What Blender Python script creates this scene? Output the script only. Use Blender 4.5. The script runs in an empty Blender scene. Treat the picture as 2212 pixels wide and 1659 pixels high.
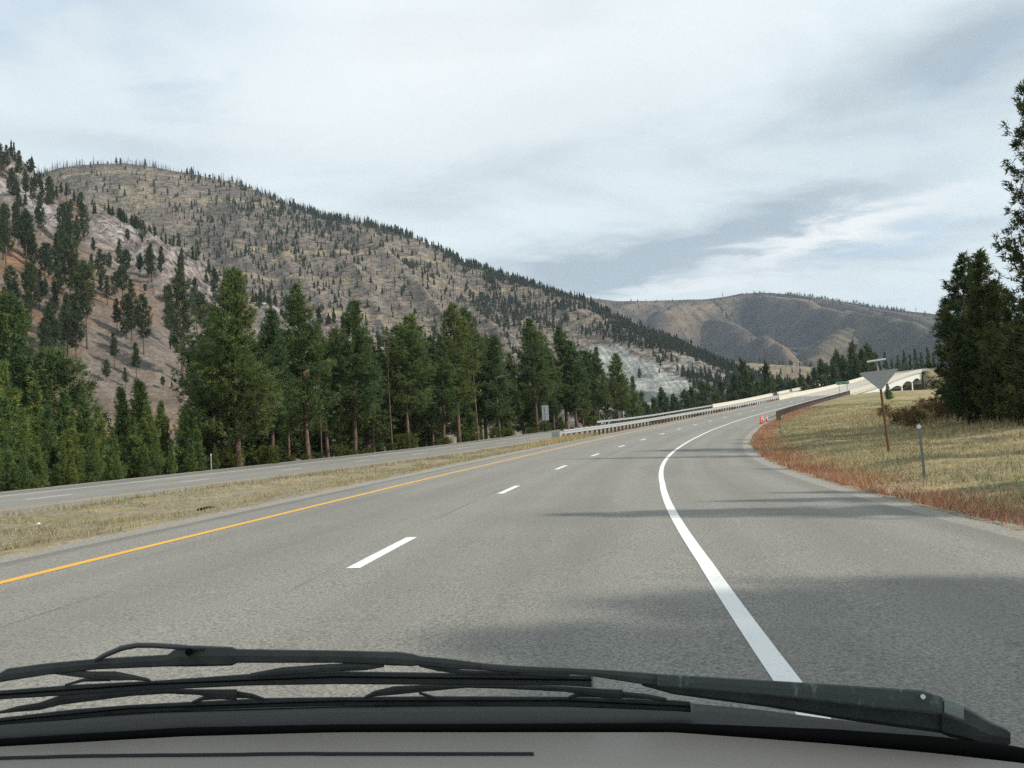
import bpy, math, random
import numpy as np
from mathutils import Vector, Matrix
R_ = math.radians
sc = bpy.context.scene
C = sc.collection
rng = np.random.default_rng(7)
random.seed(7)

# ------------------------------------------------------------------ camera
Z0 = 1.5                                            # eye height above the datum of the road
F = 1981.8                                          # focal length for a picture 2212 wide
PITCH, ROLL = R_(3.808), R_(3.128)
cam = bpy.data.cameras.new('camera'); camo = bpy.data.objects.new('camera', cam); C.objects.link(camo)
cam.sensor_width = 36; cam.lens = 36 * F / 2212; cam.clip_start = .05; cam.clip_end = 30000
camo.matrix_world = Matrix.Translation((0, 0, Z0)) @ Matrix.Rotation(math.pi/2 + PITCH, 4, 'X') @ Matrix.Rotation(-ROLL, 4, 'Z')
sc.camera = camo
# ------------------------------------------------------------------ sun and sky
SUN_EL, SUN_AZ = R_(36), R_(101)                    # azimuth clockwise from +Y
sd = Vector((math.sin(SUN_AZ)*math.cos(SUN_EL), math.cos(SUN_AZ)*math.cos(SUN_EL), math.sin(SUN_EL)))
sun = bpy.data.lights.new('sun', 'SUN'); sun.energy = 3.0; sun.angle = R_(.9); sun.color = (1, .92, .79)
suno = bpy.data.objects.new('sun', sun); C.objects.link(suno); suno.rotation_euler = sd.to_track_quat('Z', 'Y').to_euler()
W = bpy.data.worlds.new('World'); sc.world = W; W.use_nodes = True
sc.view_settings.view_transform = 'Standard'; sc.view_settings.look = 'None'; sc.view_settings.gamma = 1
sc.view_settings.exposure = .62
sc.cycles.use_denoising = False
sc.cycles.max_bounces = 5; sc.cycles.volume_bounces = 0; sc.cycles.transparent_max_bounces = 8

class NT:
    """small helper to write node trees as expressions"""
    def __init__(s, t): s.t = t; t.nodes.clear()
    def n(s, k, **kw):
        x = s.t.nodes.new(k)
        for a, b in kw.items(): setattr(x, a, b)
        return x
    def put(s, x, i, v):
        if v is None: return
        if hasattr(v, 'is_output'): s.t.links.new(v, x.inputs[i])
        else: x.inputs[i].default_value = v
    def m(s, op, a, b=None, c=None, clamp=False):
        x = s.n('ShaderNodeMath', operation=op, use_clamp=clamp)
        for i, v in enumerate((a, b, c)): s.put(x, i, v)
        return x.outputs[0]
    def mix(s, f, a, b, blend='MIX'):
        x = s.n('ShaderNodeMix', data_type='RGBA', blend_type=blend)
        s.put(x, 0, f); s.put(x, 6, a if hasattr(a, 'is_output') else (*a, 1)); s.put(x, 7, b if hasattr(b, 'is_output') else (*b, 1))
        return x.outputs[2]
    def noise(s, vec, scale, detail=4, rough=.55, dist=0, w=None):
        x = s.n('ShaderNodeTexNoise'); s.put(x, 'Vector', vec)
        s.put(x, 'Scale', scale); s.put(x, 'Detail', detail); s.put(x, 'Roughness', rough); s.put(x, 'Distortion', dist)
        return x.outputs[0]
    def step(s, v, lo, hi):
        if lo > hi: return s.m('SUBTRACT', 1., s.step(v, hi, lo))
        x = s.n('ShaderNodeMapRange', interpolation_type='SMOOTHSTEP'); s.put(x, 0, v); s.put(x, 1, lo); s.put(x, 2, hi)
        return x.outputs[0]
    def map(s, vec, scale=(1, 1, 1), rot=(0, 0, 0), loc=(0, 0, 0)):
        x = s.n('ShaderNodeMapping'); s.put(x, 0, vec); s.put(x, 1, loc); s.put(x, 2, rot); s.put(x, 3, scale)
        return x.outputs[0]
    def xyz(s, vec):
        x = s.n('ShaderNodeSeparateXYZ'); s.put(x, 0, vec); return x.outputs
    def vec(s, a, b, c):
        x = s.n('ShaderNodeCombineXYZ'); s.put(x, 0, a); s.put(x, 1, b); s.put(x, 2, c); return x.outputs[0]

def sky_world():
    t = NT(W.node_tree)
    sky = t.n('ShaderNodeTexSky', sky_type='NISHITA'); sky.sun_disc = False
    sky.sun_elevation = SUN_EL; sky.sun_rotation = SUN_AZ; sky.altitude = 900; sky.dust_density = 1.5
    g = t.n('ShaderNodeTexCoord').outputs['Generated']
    x, y, z = t.xyz(g)
    az = t.m('MULTIPLY', t.m('ARCTAN2', x, y), 57.2958)
    el = t.m('MULTIPLY', t.m('ARCSINE', z), 57.2958)
    h = t.m('ADD', t.m('MAXIMUM', z, 0), .13)
    u, v = t.m('DIVIDE', x, h), t.m('DIVIDE', y, h)
    pl = t.vec(u, v, 0)
    pr = t.map(pl, (1, .55, 1), (0, 0, R_(28)))
    big = t.noise(t.map(pl, (1, .8, 1), (0, 0, R_(28))), .75, 6, .5, .25)
    med = t.noise(t.map(pl, (1.0, 1.35, 1), (0, 0, R_(-24)), (3.1, 7.7, 0)), 1.3, 8, .56, .35)
    fine = t.noise(t.map(pl, (1, 1.5, 1), (0, 0, R_(-30)), (9, 1, 0)), 3.0, 8, .6, .4)
    wob = t.m('MULTIPLY', t.m('SUBTRACT', fine, .5), 5.)
    wob2 = t.m('MULTIPLY', t.m('SUBTRACT', big, .5), 9.)
    azw, elw = t.m('ADD', az, wob2), t.m('ADD', el, wob)
    def blob(a, e, ra, re, amp, tilt=0.):
        da = t.m('SUBTRACT', azw, a); de = t.m('SUBTRACT', t.m('SUBTRACT', elw, e), t.m('MULTIPLY', da, tilt))
        q = t.m('ADD', t.m('POWER', t.m('ABSOLUTE', t.m('DIVIDE', da, ra)), 2), t.m('POWER', t.m('ABSOLUTE', t.m('DIVIDE', de, re)), 2))
        return t.m('MULTIPLY', t.m('EXPONENT', t.m('MULTIPLY', q, -1)), amp)
    dark = t.m('ADD', t.m('MULTIPLY', t.step(med, .44, .74), .46), t.m('MULTIPLY', t.step(big, .48, .72), .34))
    for b in ((10, 11.2, 10, 2.0, .95, .10), (4, 10.6, 6, 1.0, .5, 0.), (20, 13.0, 9, 1.6, .42, .18), (23, 18.6, 12, 2.6, .24, .2), (3, 20.5, 9, 3, .30, .05),
              (8, 16.8, 9, 1.6, .2, .1), (-22, 18.3, 8, 1.2, .35, 0.), (22, 9.6, 8, .9, .5, .05), (30, 21, 7, 2.2, .4, .2), (-8, 17, 6, 1.5, .18, 0), (60, 20, 15, 5, .4, 0)):
        dark = t.m('ADD', dark, blob(*b))
    dark = t.m('MINIMUM', dark, 1)
    lite = t.m('MINIMUM', t.m('ADD', t.m('ADD', blob(20, 11.3, 7, .7, .9, .18), blob(13, 8.9, 8, .6, .7, .04)), blob(-4, 24, 20, 7, .55, 0.)), 1)
    gap = t.m('ADD', t.step(t.m('SUBTRACT', big, t.m('MULTIPLY', fine, .3)), .42, .56), t.m('ADD', blob(22.5, 10.2, 4, .45, 1.0, .15), t.m('ADD', blob(-20, 27.5, 7, 3.2, .75, -.3), blob(-31, 26, 5, 4, .5, 0.))))
    gap = t.m('MULTIPLY', t.m('MINIMUM', gap, 1), .42)
    white = (.545, .61, .635); grey = (.285, .345, .395)
    c = t.mix(dark, white, grey)
    c = t.mix(lite, c, (.67, .69, .69))
    c = t.mix(t.step(el, 14, 2), c, t.mix(.35, c, (.46, .50, .53)))
    bl = t.mix(1, sky.outputs[0], (.125, .125, .125), 'MULTIPLY')
    c = t.mix(gap, c, t.mix(.55, bl, (.30, .43, .58)))
    bg = t.n('ShaderNodeBackground'); t.put(bg, 0, c); t.put(bg, 1, 1.0)
    o = t.n('ShaderNodeOutputWorld'); t.t.links.new(bg.outputs[0], o.inputs[0])
sky_world()

# ------------------------------------------------------------------ small maths
def sst(a, b, x):
    t = np.clip((np.asarray(x, float)-a)/(b-a), 0, 1); return t*t*(3-2*t)
_H = rng.random((256, 256))
def vnoise(x, y):
    x = np.asarray(x, float); y = np.asarray(y, float)
    xi = np.floor(x).astype(int); yi = np.floor(y).astype(int); fx = x-xi; fy = y-yi
    fx = fx*fx*(3-2*fx); fy = fy*fy*(3-2*fy)
    a = _H[xi & 255, yi & 255]; b = _H[(xi+1) & 255, yi & 255]; c = _H[xi & 255, (yi+1) & 255]; d = _H[(xi+1) & 255, (yi+1) & 255]
    return (a*(1-fx)+b*fx)*(1-fy)+(c*(1-fx)+d*fx)*fy
def fbm(x, y, s, o=5, g=.5):
    r = 0.; a = 1.; w = 0.
    for i in range(o):
        r = r+a*vnoise(x/s+17.3*i, y/s+9.1*i); w += a; a *= g; s = s/2.03
    return r/w                                       # 0..1
def ridged(x, y, s, o=5):
    r = 0.; a = 1.; w = 0.
    for i in range(o):
        r = r+a*(1-np.abs(2*vnoise(x/s+31.7*i, y/s+5.3*i)-1)); w += a; a *= .5; s = s/2.1
    return r/w

# the two carriageways: centre lines integrated from their curvature, grade and crossfall
class Road:
    def __init__(s, p0, th, nk, k, g, nb, b, smin, smax):
        s.S = np.arange(smin, smax+1, 1.0); i0 = int(round(-smin))
        kk = np.interp(s.S, nk, k); gg = np.interp(s.S, nk, g); s.b = np.interp(s.S, nb, b)
        H = np.cumsum(kk); H = H-H[i0]+th; x = np.cumsum(np.sin(H)); y = np.cumsum(np.cos(H)); z = np.cumsum(gg)
        s.P = np.stack([x-x[i0]+p0[0], y-y[i0]+p0[1], z-z[i0]+p0[2]+Z0], -1); s.H = H
    def at(s, q, t=0., h=0.):
        q = np.asarray(q, float); t = np.broadcast_to(np.asarray(t, float), q.shape)
        p = np.stack([np.interp(q, s.S, s.P[:, i]) for i in range(3)], -1)
        H = np.interp(q, s.S, s.H); b = np.interp(q, s.S, s.b)
        return p+t[..., None]*np.stack([np.cos(H), -np.sin(H), -b], -1)+np.stack([0*q, 0*q, 0*q+h], -1)
    def head(s, q): return float(np.interp(q, s.S, s.H))
    def near(s, x, y):
        """(s, t) of points: nearest place on the centre line"""
        A = s.P[::3, :2]; SS = s.S[::3]; n = len(x); so = np.empty(n); to = np.empty(n)
        for a in range(0, n, 20000):
            px = x[a:a+20000]; py = y[a:a+20000]
            d = (px[:, None]-A[:, 0])**2+(py[:, None]-A[:, 1])**2; i = d.argmin(1)
            H = np.interp(SS[i], s.S, s.H); dx = px-A[i, 0]; dy = py-A[i, 1]
            so[a:a+20000] = SS[i]+np.clip(dx*np.sin(H)+dy*np.cos(H), -4, 4); to[a:a+20000] = dx*np.cos(H)-dy*np.sin(H)
        return so, to
NX = [-60, -12, 5, 20, 40, 70, 110, 160, 205, 240, 280, 330, 400, 470, 620]
EB = Road([-1.8512, 10.162, -1.2513], .09603, NX,
          [.00296, .00296, .00316, .00326, .00248, .00186, .00225, .00133, .00017, .00005, .00020, .00094, .00180, .0022, .0022],
          [.00723, .00723, .00689, .01393, .02179, .03200, .04451, .05762, .06512, .06213, .07358, .08469, .06867, .05, .03],
          [-12, 5, 20, 40, 70, 110, 160, 230], [.02506, .02467, .03135, .03995, .04926, .03228, .02353, .02], -60, 620)
WB = Road([-21.0209, 39.3431, -1.1877], .16587, [-100, -12, 5, 20, 40, 70, 110, 140, 180, 220, 260, 300, 340, 400, 560],
          [.00296, .00296, .00283, .00262, .00230, .00202, .00167, .00110, .00062, -.00022, -.0003, .0009, .0018, .0022, .0022],
          [.01005, .01005, .01116, .01517, .02063, .03028, .04179, .03627, .05865, .05805, .06715, .07194, .0760, .06, .03],
          [-12, 5, 20, 40, 70, 110, 140], [.0246, .018, .0264, .0327, .0309, .0315, .032], -100, 560)
B0, B1 = 212., 376.                                 # the bridge, in metres along the eastbound line
WB0, WB1 = 214., 372.

def valley(x, y):
    r = np.hypot(x, y)
    return Z0-15+15*sst(190, 430, r)+3*(fbm(x, y, 60)-.5)
def ground_z(x, y):
    x = np.asarray(x, float).ravel(); y = np.asarray(y, float).ravel()
    s, t = EB.near(x, y); w, u = WB.near(x, y)
    ze = EB.at(s)[:, 2]; be = np.interp(s, EB.S, EB.b); zw = WB.at(w)[:, 2]; bw = np.interp(w, WB.S, WB.b)
    zE = ze-be*np.clip(t, -5.3, 8.0); zW = zw-bw*np.clip(u, -7.0, 5.4)
    # median
    f = np.clip((-5.3-t)/np.maximum((-5.3-t)+(u-5.4), .01), 0, 1)
    zm = zE*(1-f)+zW*f-.35*np.sin(math.pi*np.clip(f, 0, 1))*sst(0, 3, -5.3-t)*sst(0, 3, u-5.4)
    tex = (fbm(x, y, 1.3, 4)-.5)
    zm = zm+.10*tex*sst(5.4, 6.5, -t)
    # right verge
    d = t-8.0
    lift = -.12*sst(0, .8, d)+.25*sst(1.2, 5, d)+.9*sst(4, 26, d)+.5*sst(20, 60, d)
    lift = lift*(1-.8*sst(75, 130, s))-1.2*sst(95, 175, s)*sst(6, 30, d)
    zr = zE+lift+(.22*tex+.5*(fbm(x, y, 9, 3)-.5)*sst(3, 10, d))*sst(.3, 2.5, d)
    # left of the westbound lanes the embankment drops to the valley
    dl = -(u+7.2)
    va = valley(x, y)
    zl = zW-.1-np.maximum(0, .36*(dl-1.5*sst(0, 1.5, dl)))+.2*tex*sst(.2, 1.5, dl)
    zl = np.maximum(zl, va)
    z = np.where(d > 0, zr, np.where(dl > 0, zl, np.where((t > -5.3), zE-.05, np.where(u < 5.4, zW-.05, zm))))
    # the gorge the bridges span
    edge = sst(-3, 6, d)
    g = sst(B0-6, B0+22, s-6*edge)*(1-sst(B1-26, B1+4, s))
    gl = sst(WB0-6, WB0+22, w)*(1-sst(WB1-26, WB1+4, w))
    g = np.where(dl > 0, gl, np.where(d > 0, g, np.maximum(g, gl)))
    far = sst(25, 60, d)*sst(120, 200, s)
    g = np.maximum(g, far*(1-sst(B1-40, B1+10, s)))
    z = z*(1-g)+np.minimum(z, np.minimum(va, Z0-13))*g
    return z

def interp_tab(tab, az, i): return np.interp(az, [a[0] for a in tab], [a[i] for a in tab])
# ridge lines: azimuth in degrees east of the camera's heading, tangent of elevation, distance, distance of the foot
NEAR = [(-80, .22, 560, 230), (-40, .30, 640, 225), (-31.2, .306, 650, 225), (-29, .304, 640, 225), (-27.7, .290, 630, 228), (-26.8, .277, 620, 230), (-24.4, .261, 610, 232),
        (-22.7, .248, 600, 235), (-21.2, .237, 590, 238), (-19.4, .209, 580, 240), (-18.15, .1905, 575, 245), (-16.05, .1747, 565, 250),
        (-14.44, .163, 555, 255), (-13.1, .1466, 545, 262), (-10.35, .1277, 530, 275), (-7.3, .1005, 515, 290), (-3.1, .059, 500, 320), (1, .02, 480, 360), (3, -.005, 470, 400)]
BIG = [(-80, .20, 1900, 800), (-40, .25, 1800, 780), (-29.06, .2785, 1700, 760), (-26.03, .3009, 1650, 750), (-24.83, .3054, 1630, 750), (-22.6, .3103, 1600, 745), (-21.1, .3081, 1590, 740), (-18.75, .3018, 1570, 735),
       (-16.09, .2939, 1550, 725), (-13.93, .2754, 1520, 715), (-11.18, .2583, 1490, 700), (-8.35, .2489, 1460, 690), (-5.51, .2322, 1420, 670),
       (-2.67, .2044, 1380, 650), (.19, .1838, 1340, 620), (3.05, .1643, 1290, 590), (4.9, .1519, 1260, 570), (7.25, .1246, 1200, 550), (9.2, .1095, 1150, 530),
       (10.83, .0923, 1110, 520), (12.98, .0721, 1050, 510), (14.56, .0578, 1000, 510), (16.14, .046, 950, 520), (17.93, .0318, 900, 540), (22, .004, 850, 600)]
FARM = [(-8, .15, 3400, 2300), (3.04, .1602, 3400, 2200), (4.91, .157, 3400, 2200), (6.77, .1506, 3450, 2150), (8.77, .148, 3500, 2100), (10.19, .147, 3550, 2050), (12.15, .1446, 3600, 2000), (13.26, .1454, 3600, 2000),
        (14.37, .1475, 3600, 2000), (15.73, .1463, 3550, 2000), (17.07, .1424, 3500, 2000), (18.63, .1357, 3450, 2000), (20.41, .1276, 3400, 2000), (22.15, .1186, 3350, 2000),
        (24.33, .1098, 3300, 2000), (29.4, .0885, 3200, 2000), (45, .08, 3000, 1900), (80, .06, 3000, 1900)]
TAN = [(9, .03, 1500, 1150), (11.5, .070, 1500, 1150), (13.01, .0785, 1500, 1150), (14.09, .0746, 1500, 1150), (16.5, .0684, 1500, 1150), (19.1, .062, 1500, 1150), (21.9, .054, 1500, 1150), (28, .05, 1500, 1150), (40, .03, 1500, 1150)]
def hill_h(tab, az, r, amp, scale, ribs, base=Z0-3, rough=0., pw=1.):
    az = np.asarray(az, float); r = np.asarray(r, float)
    Rr = interp_tab(tab, az, 2); r0 = interp_tab(tab, az, 3); hr = interp_tab(tab, az, 1)*Rr+Z0
    p = (r-r0)/(Rr-r0); pc = np.clip(p, 0, 1)
    x = r*np.sin(np.radians(az)); y = r*np.cos(np.radians(az))
    w = 4*pc*(1-pc)
    h = base+(hr-base)*(pc**pw)
    h = h+w*(amp*(fbm(x, y, scale, 5)-.5)*2+ribs*(ridged(x+.4*y, y*.35, scale*.45, 4)-.6))
    h = h+rough*(fbm(x, y, scale*.06, 3)-.5)*sst(0, .1, pc)*(1-sst(.97, 1.0, pc)*.6)
    h = np.where(p > 1, hr-(r-Rr)*.45-0.0003*(r-Rr)**2, h)
    h = np.where(p < 0, base+p*40, h)
    return h
def near_h(az, r):
    h = hill_h(NEAR, az, r, 5, 120, 7, Z0-14, 1.2, 1.12)
    Rr = interp_tab(NEAR, az, 2); r0 = interp_tab(NEAR, az, 3); p = (np.asarray(r, float)-r0)/(Rr-r0)
    x = r*np.sin(np.radians(az)); y = r*np.cos(np.radians(az))
    rock = rock_mask(az, p, x, y)
    return h+rock*(26*(ridged(x, y*.8, 40, 5)-.62)+9*np.floor(4*fbm(x, y, 26, 4))/4)*(1-.8*sst(.985, 1., p))
def rock_mask(az, p, x, y):
    n = fbm(x, y, 40, 4)
    m = sst(.60, .80, p+.35*(n-.5))*(sst(-25.5, -23.5, az)*(1-sst(-17.9, -16.7, az))+sst(-16.2, -14.8, az)+sst(-29.5, -28.5, az)*(1-sst(-26.2, -25.6, az)))
    return np.clip(m, 0, 1)
def big_h(az, r): return hill_h(BIG, az, r, 30, 330, 78, Z0-2, 5., 1.12)
FOLDS = ((14.0, -13, 1.9, 125), (14.3, 17, 1.8, 125), (9.2, -10, 1.5, 85), (9.0, 11, 1.4, 75), (20.5, 15, 1.7, 95), (5.2, 9, 1.4, 60), (24, -7, 1.8, 65), (17.4, 22, 1.4, 70), (27, 12, 1.8, 85), (12.2, -19, 1.2, 60))
def far_h(az, r):
    h = hill_h(FARM, az, r, 40, 800, 250, Z0-5, 8., 1.05); az = np.asarray(az, float); p = np.clip((r-interp_tab(FARM, az, 3))/(interp_tab(FARM, az, 2)-interp_tab(FARM, az, 3)), 0, 1); q = 1-p
    w = np.minimum(1, 5*q)*np.minimum(1, 4*p); bend = .5*np.sin(q*5+az*.2)
    e = 0.
    for a0, sl, wd, am in FOLDS: e = np.maximum(e, am*np.exp(-np.abs((az-a0-sl*q+bend)/wd)**1.8))
    h = h+w*(e-45)
    cap = Z0+interp_tab(FARM, az, 1)*r*(.93+.07*sst(.6, 1, p)); h = np.where(p < 1, np.minimum(h, cap-.25*np.maximum(0, 30-(cap-h))*(cap > h)-0.), h)
    return h
def far_fold(az, p):  # colour mask of the spurs, shifted to their sunward side
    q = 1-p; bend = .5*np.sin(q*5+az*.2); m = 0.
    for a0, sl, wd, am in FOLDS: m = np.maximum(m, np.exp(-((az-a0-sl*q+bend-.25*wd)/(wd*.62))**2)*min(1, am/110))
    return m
def tan_h(az, r): return hill_h(TAN, az, r, 8, 200, 6, Z0-5, 1., .8)

# ------------------------------------------------------------------ sight lines: where a line of sight meets the land
cp_, sp_ = math.cos(PITCH), math.sin(PITCH); cr_, sr_ = math.cos(ROLL), math.sin(ROLL)
_r = np.array([1., 0, 0]); _u = np.array([0, -sp_, cp_]); _f = np.array([0, cp_, sp_])
VR, VU, VF = _r*cr_-_u*sr_, _u*cr_+_r*sr_, _f
def ray(px, py): return VF+VR*(px-1106)/F-VU*(py-829.5)/F
def at(px, py, depth): return Vector(ray(px, py)*depth)+Vector((0, 0, Z0))
def foot(px, ty, by=930): return px+(by-ty)*math.tan(ROLL+(px-1106)/F*math.tan(PITCH))   # foot of an upright whose top is seen at (px, ty)
def azr(d): return math.degrees(math.atan2(d[0], d[1])), math.hypot(d[0], d[1])
def meet(px, py, surf, l0, l1, n=1500):
    """first point of the sight line on a surface (surf: 'ground' or a hill function)"""
    d = ray(px, py); L = np.geomspace(l0, l1, n); q = d[None]*L[:, None]; q[:, 2] += Z0
    if surf == 'ground': h = ground_z(q[:, 0], q[:, 1])
    else: h = surf(np.degrees(np.arctan2(q[:, 0], q[:, 1])), np.hypot(q[:, 0], q[:, 1]))
    k = np.nonzero(q[:, 2] <= h)[0]
    if len(k) == 0: return None
    i = k[0]; return Vector((q[i, 0], q[i, 1], h[i]))
def gz(x, y): return float(ground_z([x], [y])[0])

# ------------------------------------------------------------------ materials
def mat(name, fn, translucent=0.):
    m = bpy.data.materials.new(name); m.use_nodes = True; t = NT(m.node_tree)
    b = t.n('ShaderNodeBsdfPrincipled'); o = t.n('ShaderNodeOutputMaterial'); t.t.links.new(b.outputs[0], o.inputs[0])
    t.put(b, 'Specular IOR Level', .3)
    fn(t, b)
    if translucent:
        tr = t.n('ShaderNodeBsdfTranslucent'); mx = t.n('ShaderNodeMixShader'); t.put(mx, 0, translucent); lk = b.inputs['Base Color'].links
        if lk: t.t.links.new(lk[0].from_socket, tr.inputs[0])
        t.t.links.new(b.outputs[0], mx.inputs[1]); t.t.links.new(tr.outputs[0], mx.inputs[2]); t.t.links.new(mx.outputs[0], o.inputs[0])
    return m
def bump(t, b, h, strength, dist):
    x = t.n('ShaderNodeBump'); t.put(x, 'Strength', strength); t.put(x, 'Distance', dist); t.put(x, 'Height', h)
    t.t.links.new(x.outputs[0], b.inputs['Normal'])
def pos(t): return t.n('ShaderNodeNewGeometry').outputs['Position']
def objc(t): return t.n('ShaderNodeTexCoord').outputs['Object']
def att(t, n='col'): x = t.n('ShaderNodeAttribute'); x.attribute_name = n; return x.outputs[0]
def simple(name, col, rough=.6, metal=0., var=.12, scale=8., bmp=0., spec=.4):
    def fn(t, b):
        n = t.noise(objc(t), scale, 4, .6)
        t.put(b, 'Base Color', t.mix(n, tuple(c*(1-var) for c in col), tuple(min(1, c*(1+var)) for c in col)))
        t.put(b, 'Roughness', rough); t.put(b, 'Metallic', metal); t.put(b, 'Specular IOR Level', spec)
        if bmp: bump(t, b, n, bmp, .01)
    return mat(name, fn)

def asphalt_fn(base, warm):
    def fn(t, b):
        uv = t.n('ShaderNodeUVMap'); uv.uv_map = 'road'; U = uv.outputs[0]
        u, v, _ = t.xyz(U)                           # u across, v along, metres
        p = pos(t)
        grain = t.noise(p, 40, 4, .85); fine = t.noise(p, 11, 4, .75)
        blot = t.noise(p, .35, 4, .6); band = t.noise(t.map(U, (1.5, .02, 1)), 1.0, 4, .55)
        col = t.mix(t.step(grain, .36, .64), tuple(c*.42 for c in base), tuple(c*1.6 for c in base))
        col = t.mix(t.m('MULTIPLY', t.step(fine, .4, .75), .35), col, warm)
        col = t.mix(t.m('MULTIPLY', t.step(band, .45, .7), .30), col, tuple(c*.74 for c in base))
        col = t.mix(t.m('MULTIPLY', t.step(blot, .4, .7), .28), col, tuple(c*1.25 for c in base))
        pq = t.noise(t.map(U, (.22, .05, 1), loc=(1.7, 5.1, 0)), 1., 3, .5); col = t.mix(t.m('MULTIPLY', t.step(pq, .56, .60), .16), col, tuple(c*.5 for c in base))
        oil = t.m('MULTIPLY', t.step(t.m('ABSOLUTE', t.m('SUBTRACT', t.m('PINGPONG', t.m('ADD', u, 1.83+1.83), 3.66), 1.83)), .75, .05), .20); col = t.mix(oil, col, tuple(c*.55 for c in base))
        # wheel tracks slightly polished, paving joints dark and cracked
        au = t.m('ABSOLUTE', u)
        wt = t.m('MULTIPLY', t.step(t.m('ABSOLUTE', t.m('SUBTRACT', t.m('PINGPONG', t.m('ADD', u, .25), 1.83), .92)), .45, .05), .17)
        col = t.mix(wt, col, tuple(c*.6 for c in base))
        wig = t.m('MULTIPLY', t.m('SUBTRACT', t.noise(t.map(U, (.0, .8, 1)), 1.0, 5, .7), .5), .10)
        brk = t.step(t.noise(t.map(U, (1, .16, 1), loc=(4, 2, 0)), 1.0, 3, .6), .5, .58)
        for uu, wd in ((-.22, .011), (-2.05, .007), (-3.3, .006)):
            d = t.m('ABSOLUTE', t.m('SUBTRACT', t.m('ADD', u, wig), uu))
            col = t.mix(t.m('MULTIPLY', t.m('MULTIPLY', t.step(d, wd*2, wd*.6), brk), .6), col, (.035, .035, .037))
        dl = t.m('SUBTRACT', 1., t.step(t.m('ADD', u, t.m('MULTIPLY', wig, 3)), -4.62, -4.42))
        col = t.mix(t.m('MULTIPLY', dl, .40), col, tuple(c*.50 for c in base))
        dr = t.m('MULTIPLY', t.step(u, 6.9, 7.3), t.step(u, 7.75, 7.45))
        col = t.mix(t.m('MULTIPLY', dr, .35), col, tuple(c*.6 for c in base))
        t.put(b, 'Base Color', col); t.put(b, 'Roughness', .85); t.put(b, 'Specular IOR Level', .25)
        bump(t, b, grain, .8, .010)
    return fn
BASE_A = (.205, .200, .182)
M_asph = mat('asphalt', asphalt_fn(BASE_A, (.30, .275, .235)))
M_conc_deck = mat('concrete_deck', asphalt_fn((.40, .375, .33), (.46, .42, .35)))
def paint_fn(c):
    def fn(t, b):
        p = pos(t); a = t.noise(p, 30, 4, .85); q = t.noise(p, 1.6, 5, .7)
        w = t.m('MULTIPLY', t.step(a, .56, .66), t.step(q, .40, .62))
        col = t.mix(q, tuple(v*.82 for v in c), tuple(min(1, v*1.06) for v in c))
        t.put(b, 'Base Color', t.mix(t.m('MULTIPLY', w, .75), col, (.20, .19, .175))); t.put(b, 'Roughness', .7); bump(t, b, a, .5, .006)
    return fn
M_white = mat('white_paint', paint_fn((.74, .75, .73))); M_yellow = mat('yellow_paint', paint_fn((.70, .38, .055)))
def gravel_fn(t, b):
    p = pos(t); g = t.noise(p, 26, 4, .8); q = t.noise(p, 1.2, 3)
    col = t.mix(t.step(g, .3, .7), (.14, .13, .12), (.36, .34, .31)); col = t.mix(t.m('MULTIPLY', t.step(q, .45, .7), .4), col, (.32, .28, .21))
    t.put(b, 'Base Color', col); t.put(b, 'Roughness', .95); bump(t, b, g, .8, .02)
M_gravel = mat('gravel', gravel_fn)
def ground_fn(t, b):
    p = pos(t); n1 = t.noise(p, .55, 6, .65); n2 = t.noise(p, 7, 5, .7); n3 = t.noise(p, .09, 4, .6)
    soil = t.mix(t.step(n2, .35, .65), (.15, .13, .105), (.34, .31, .265))
    dry = t.mix(t.step(n2, .3, .7), (.24, .20, .125), (.42, .365, .245))
    grn = t.mix(n2, (.10, .12, .04), (.20, .20, .08))
    col = t.mix(t.step(n1, .37, .53), dry, soil)
    col = t.mix(t.m('MULTIPLY', t.step(n3, .5, .68), .45), col, grn)
    col = t.mix(.75, col, t.mix(1, col, t.mix(1, att(t), (2, 2, 2), 'MULTIPLY'), 'MULTIPLY'))
    t.put(b, 'Base Color', col); t.put(b, 'Roughness', .95); t.put(b, 'Specular IOR Level', .1); bump(t, b, n2, .9, .08)
M_ground = mat('ground_cover', ground_fn)
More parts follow.
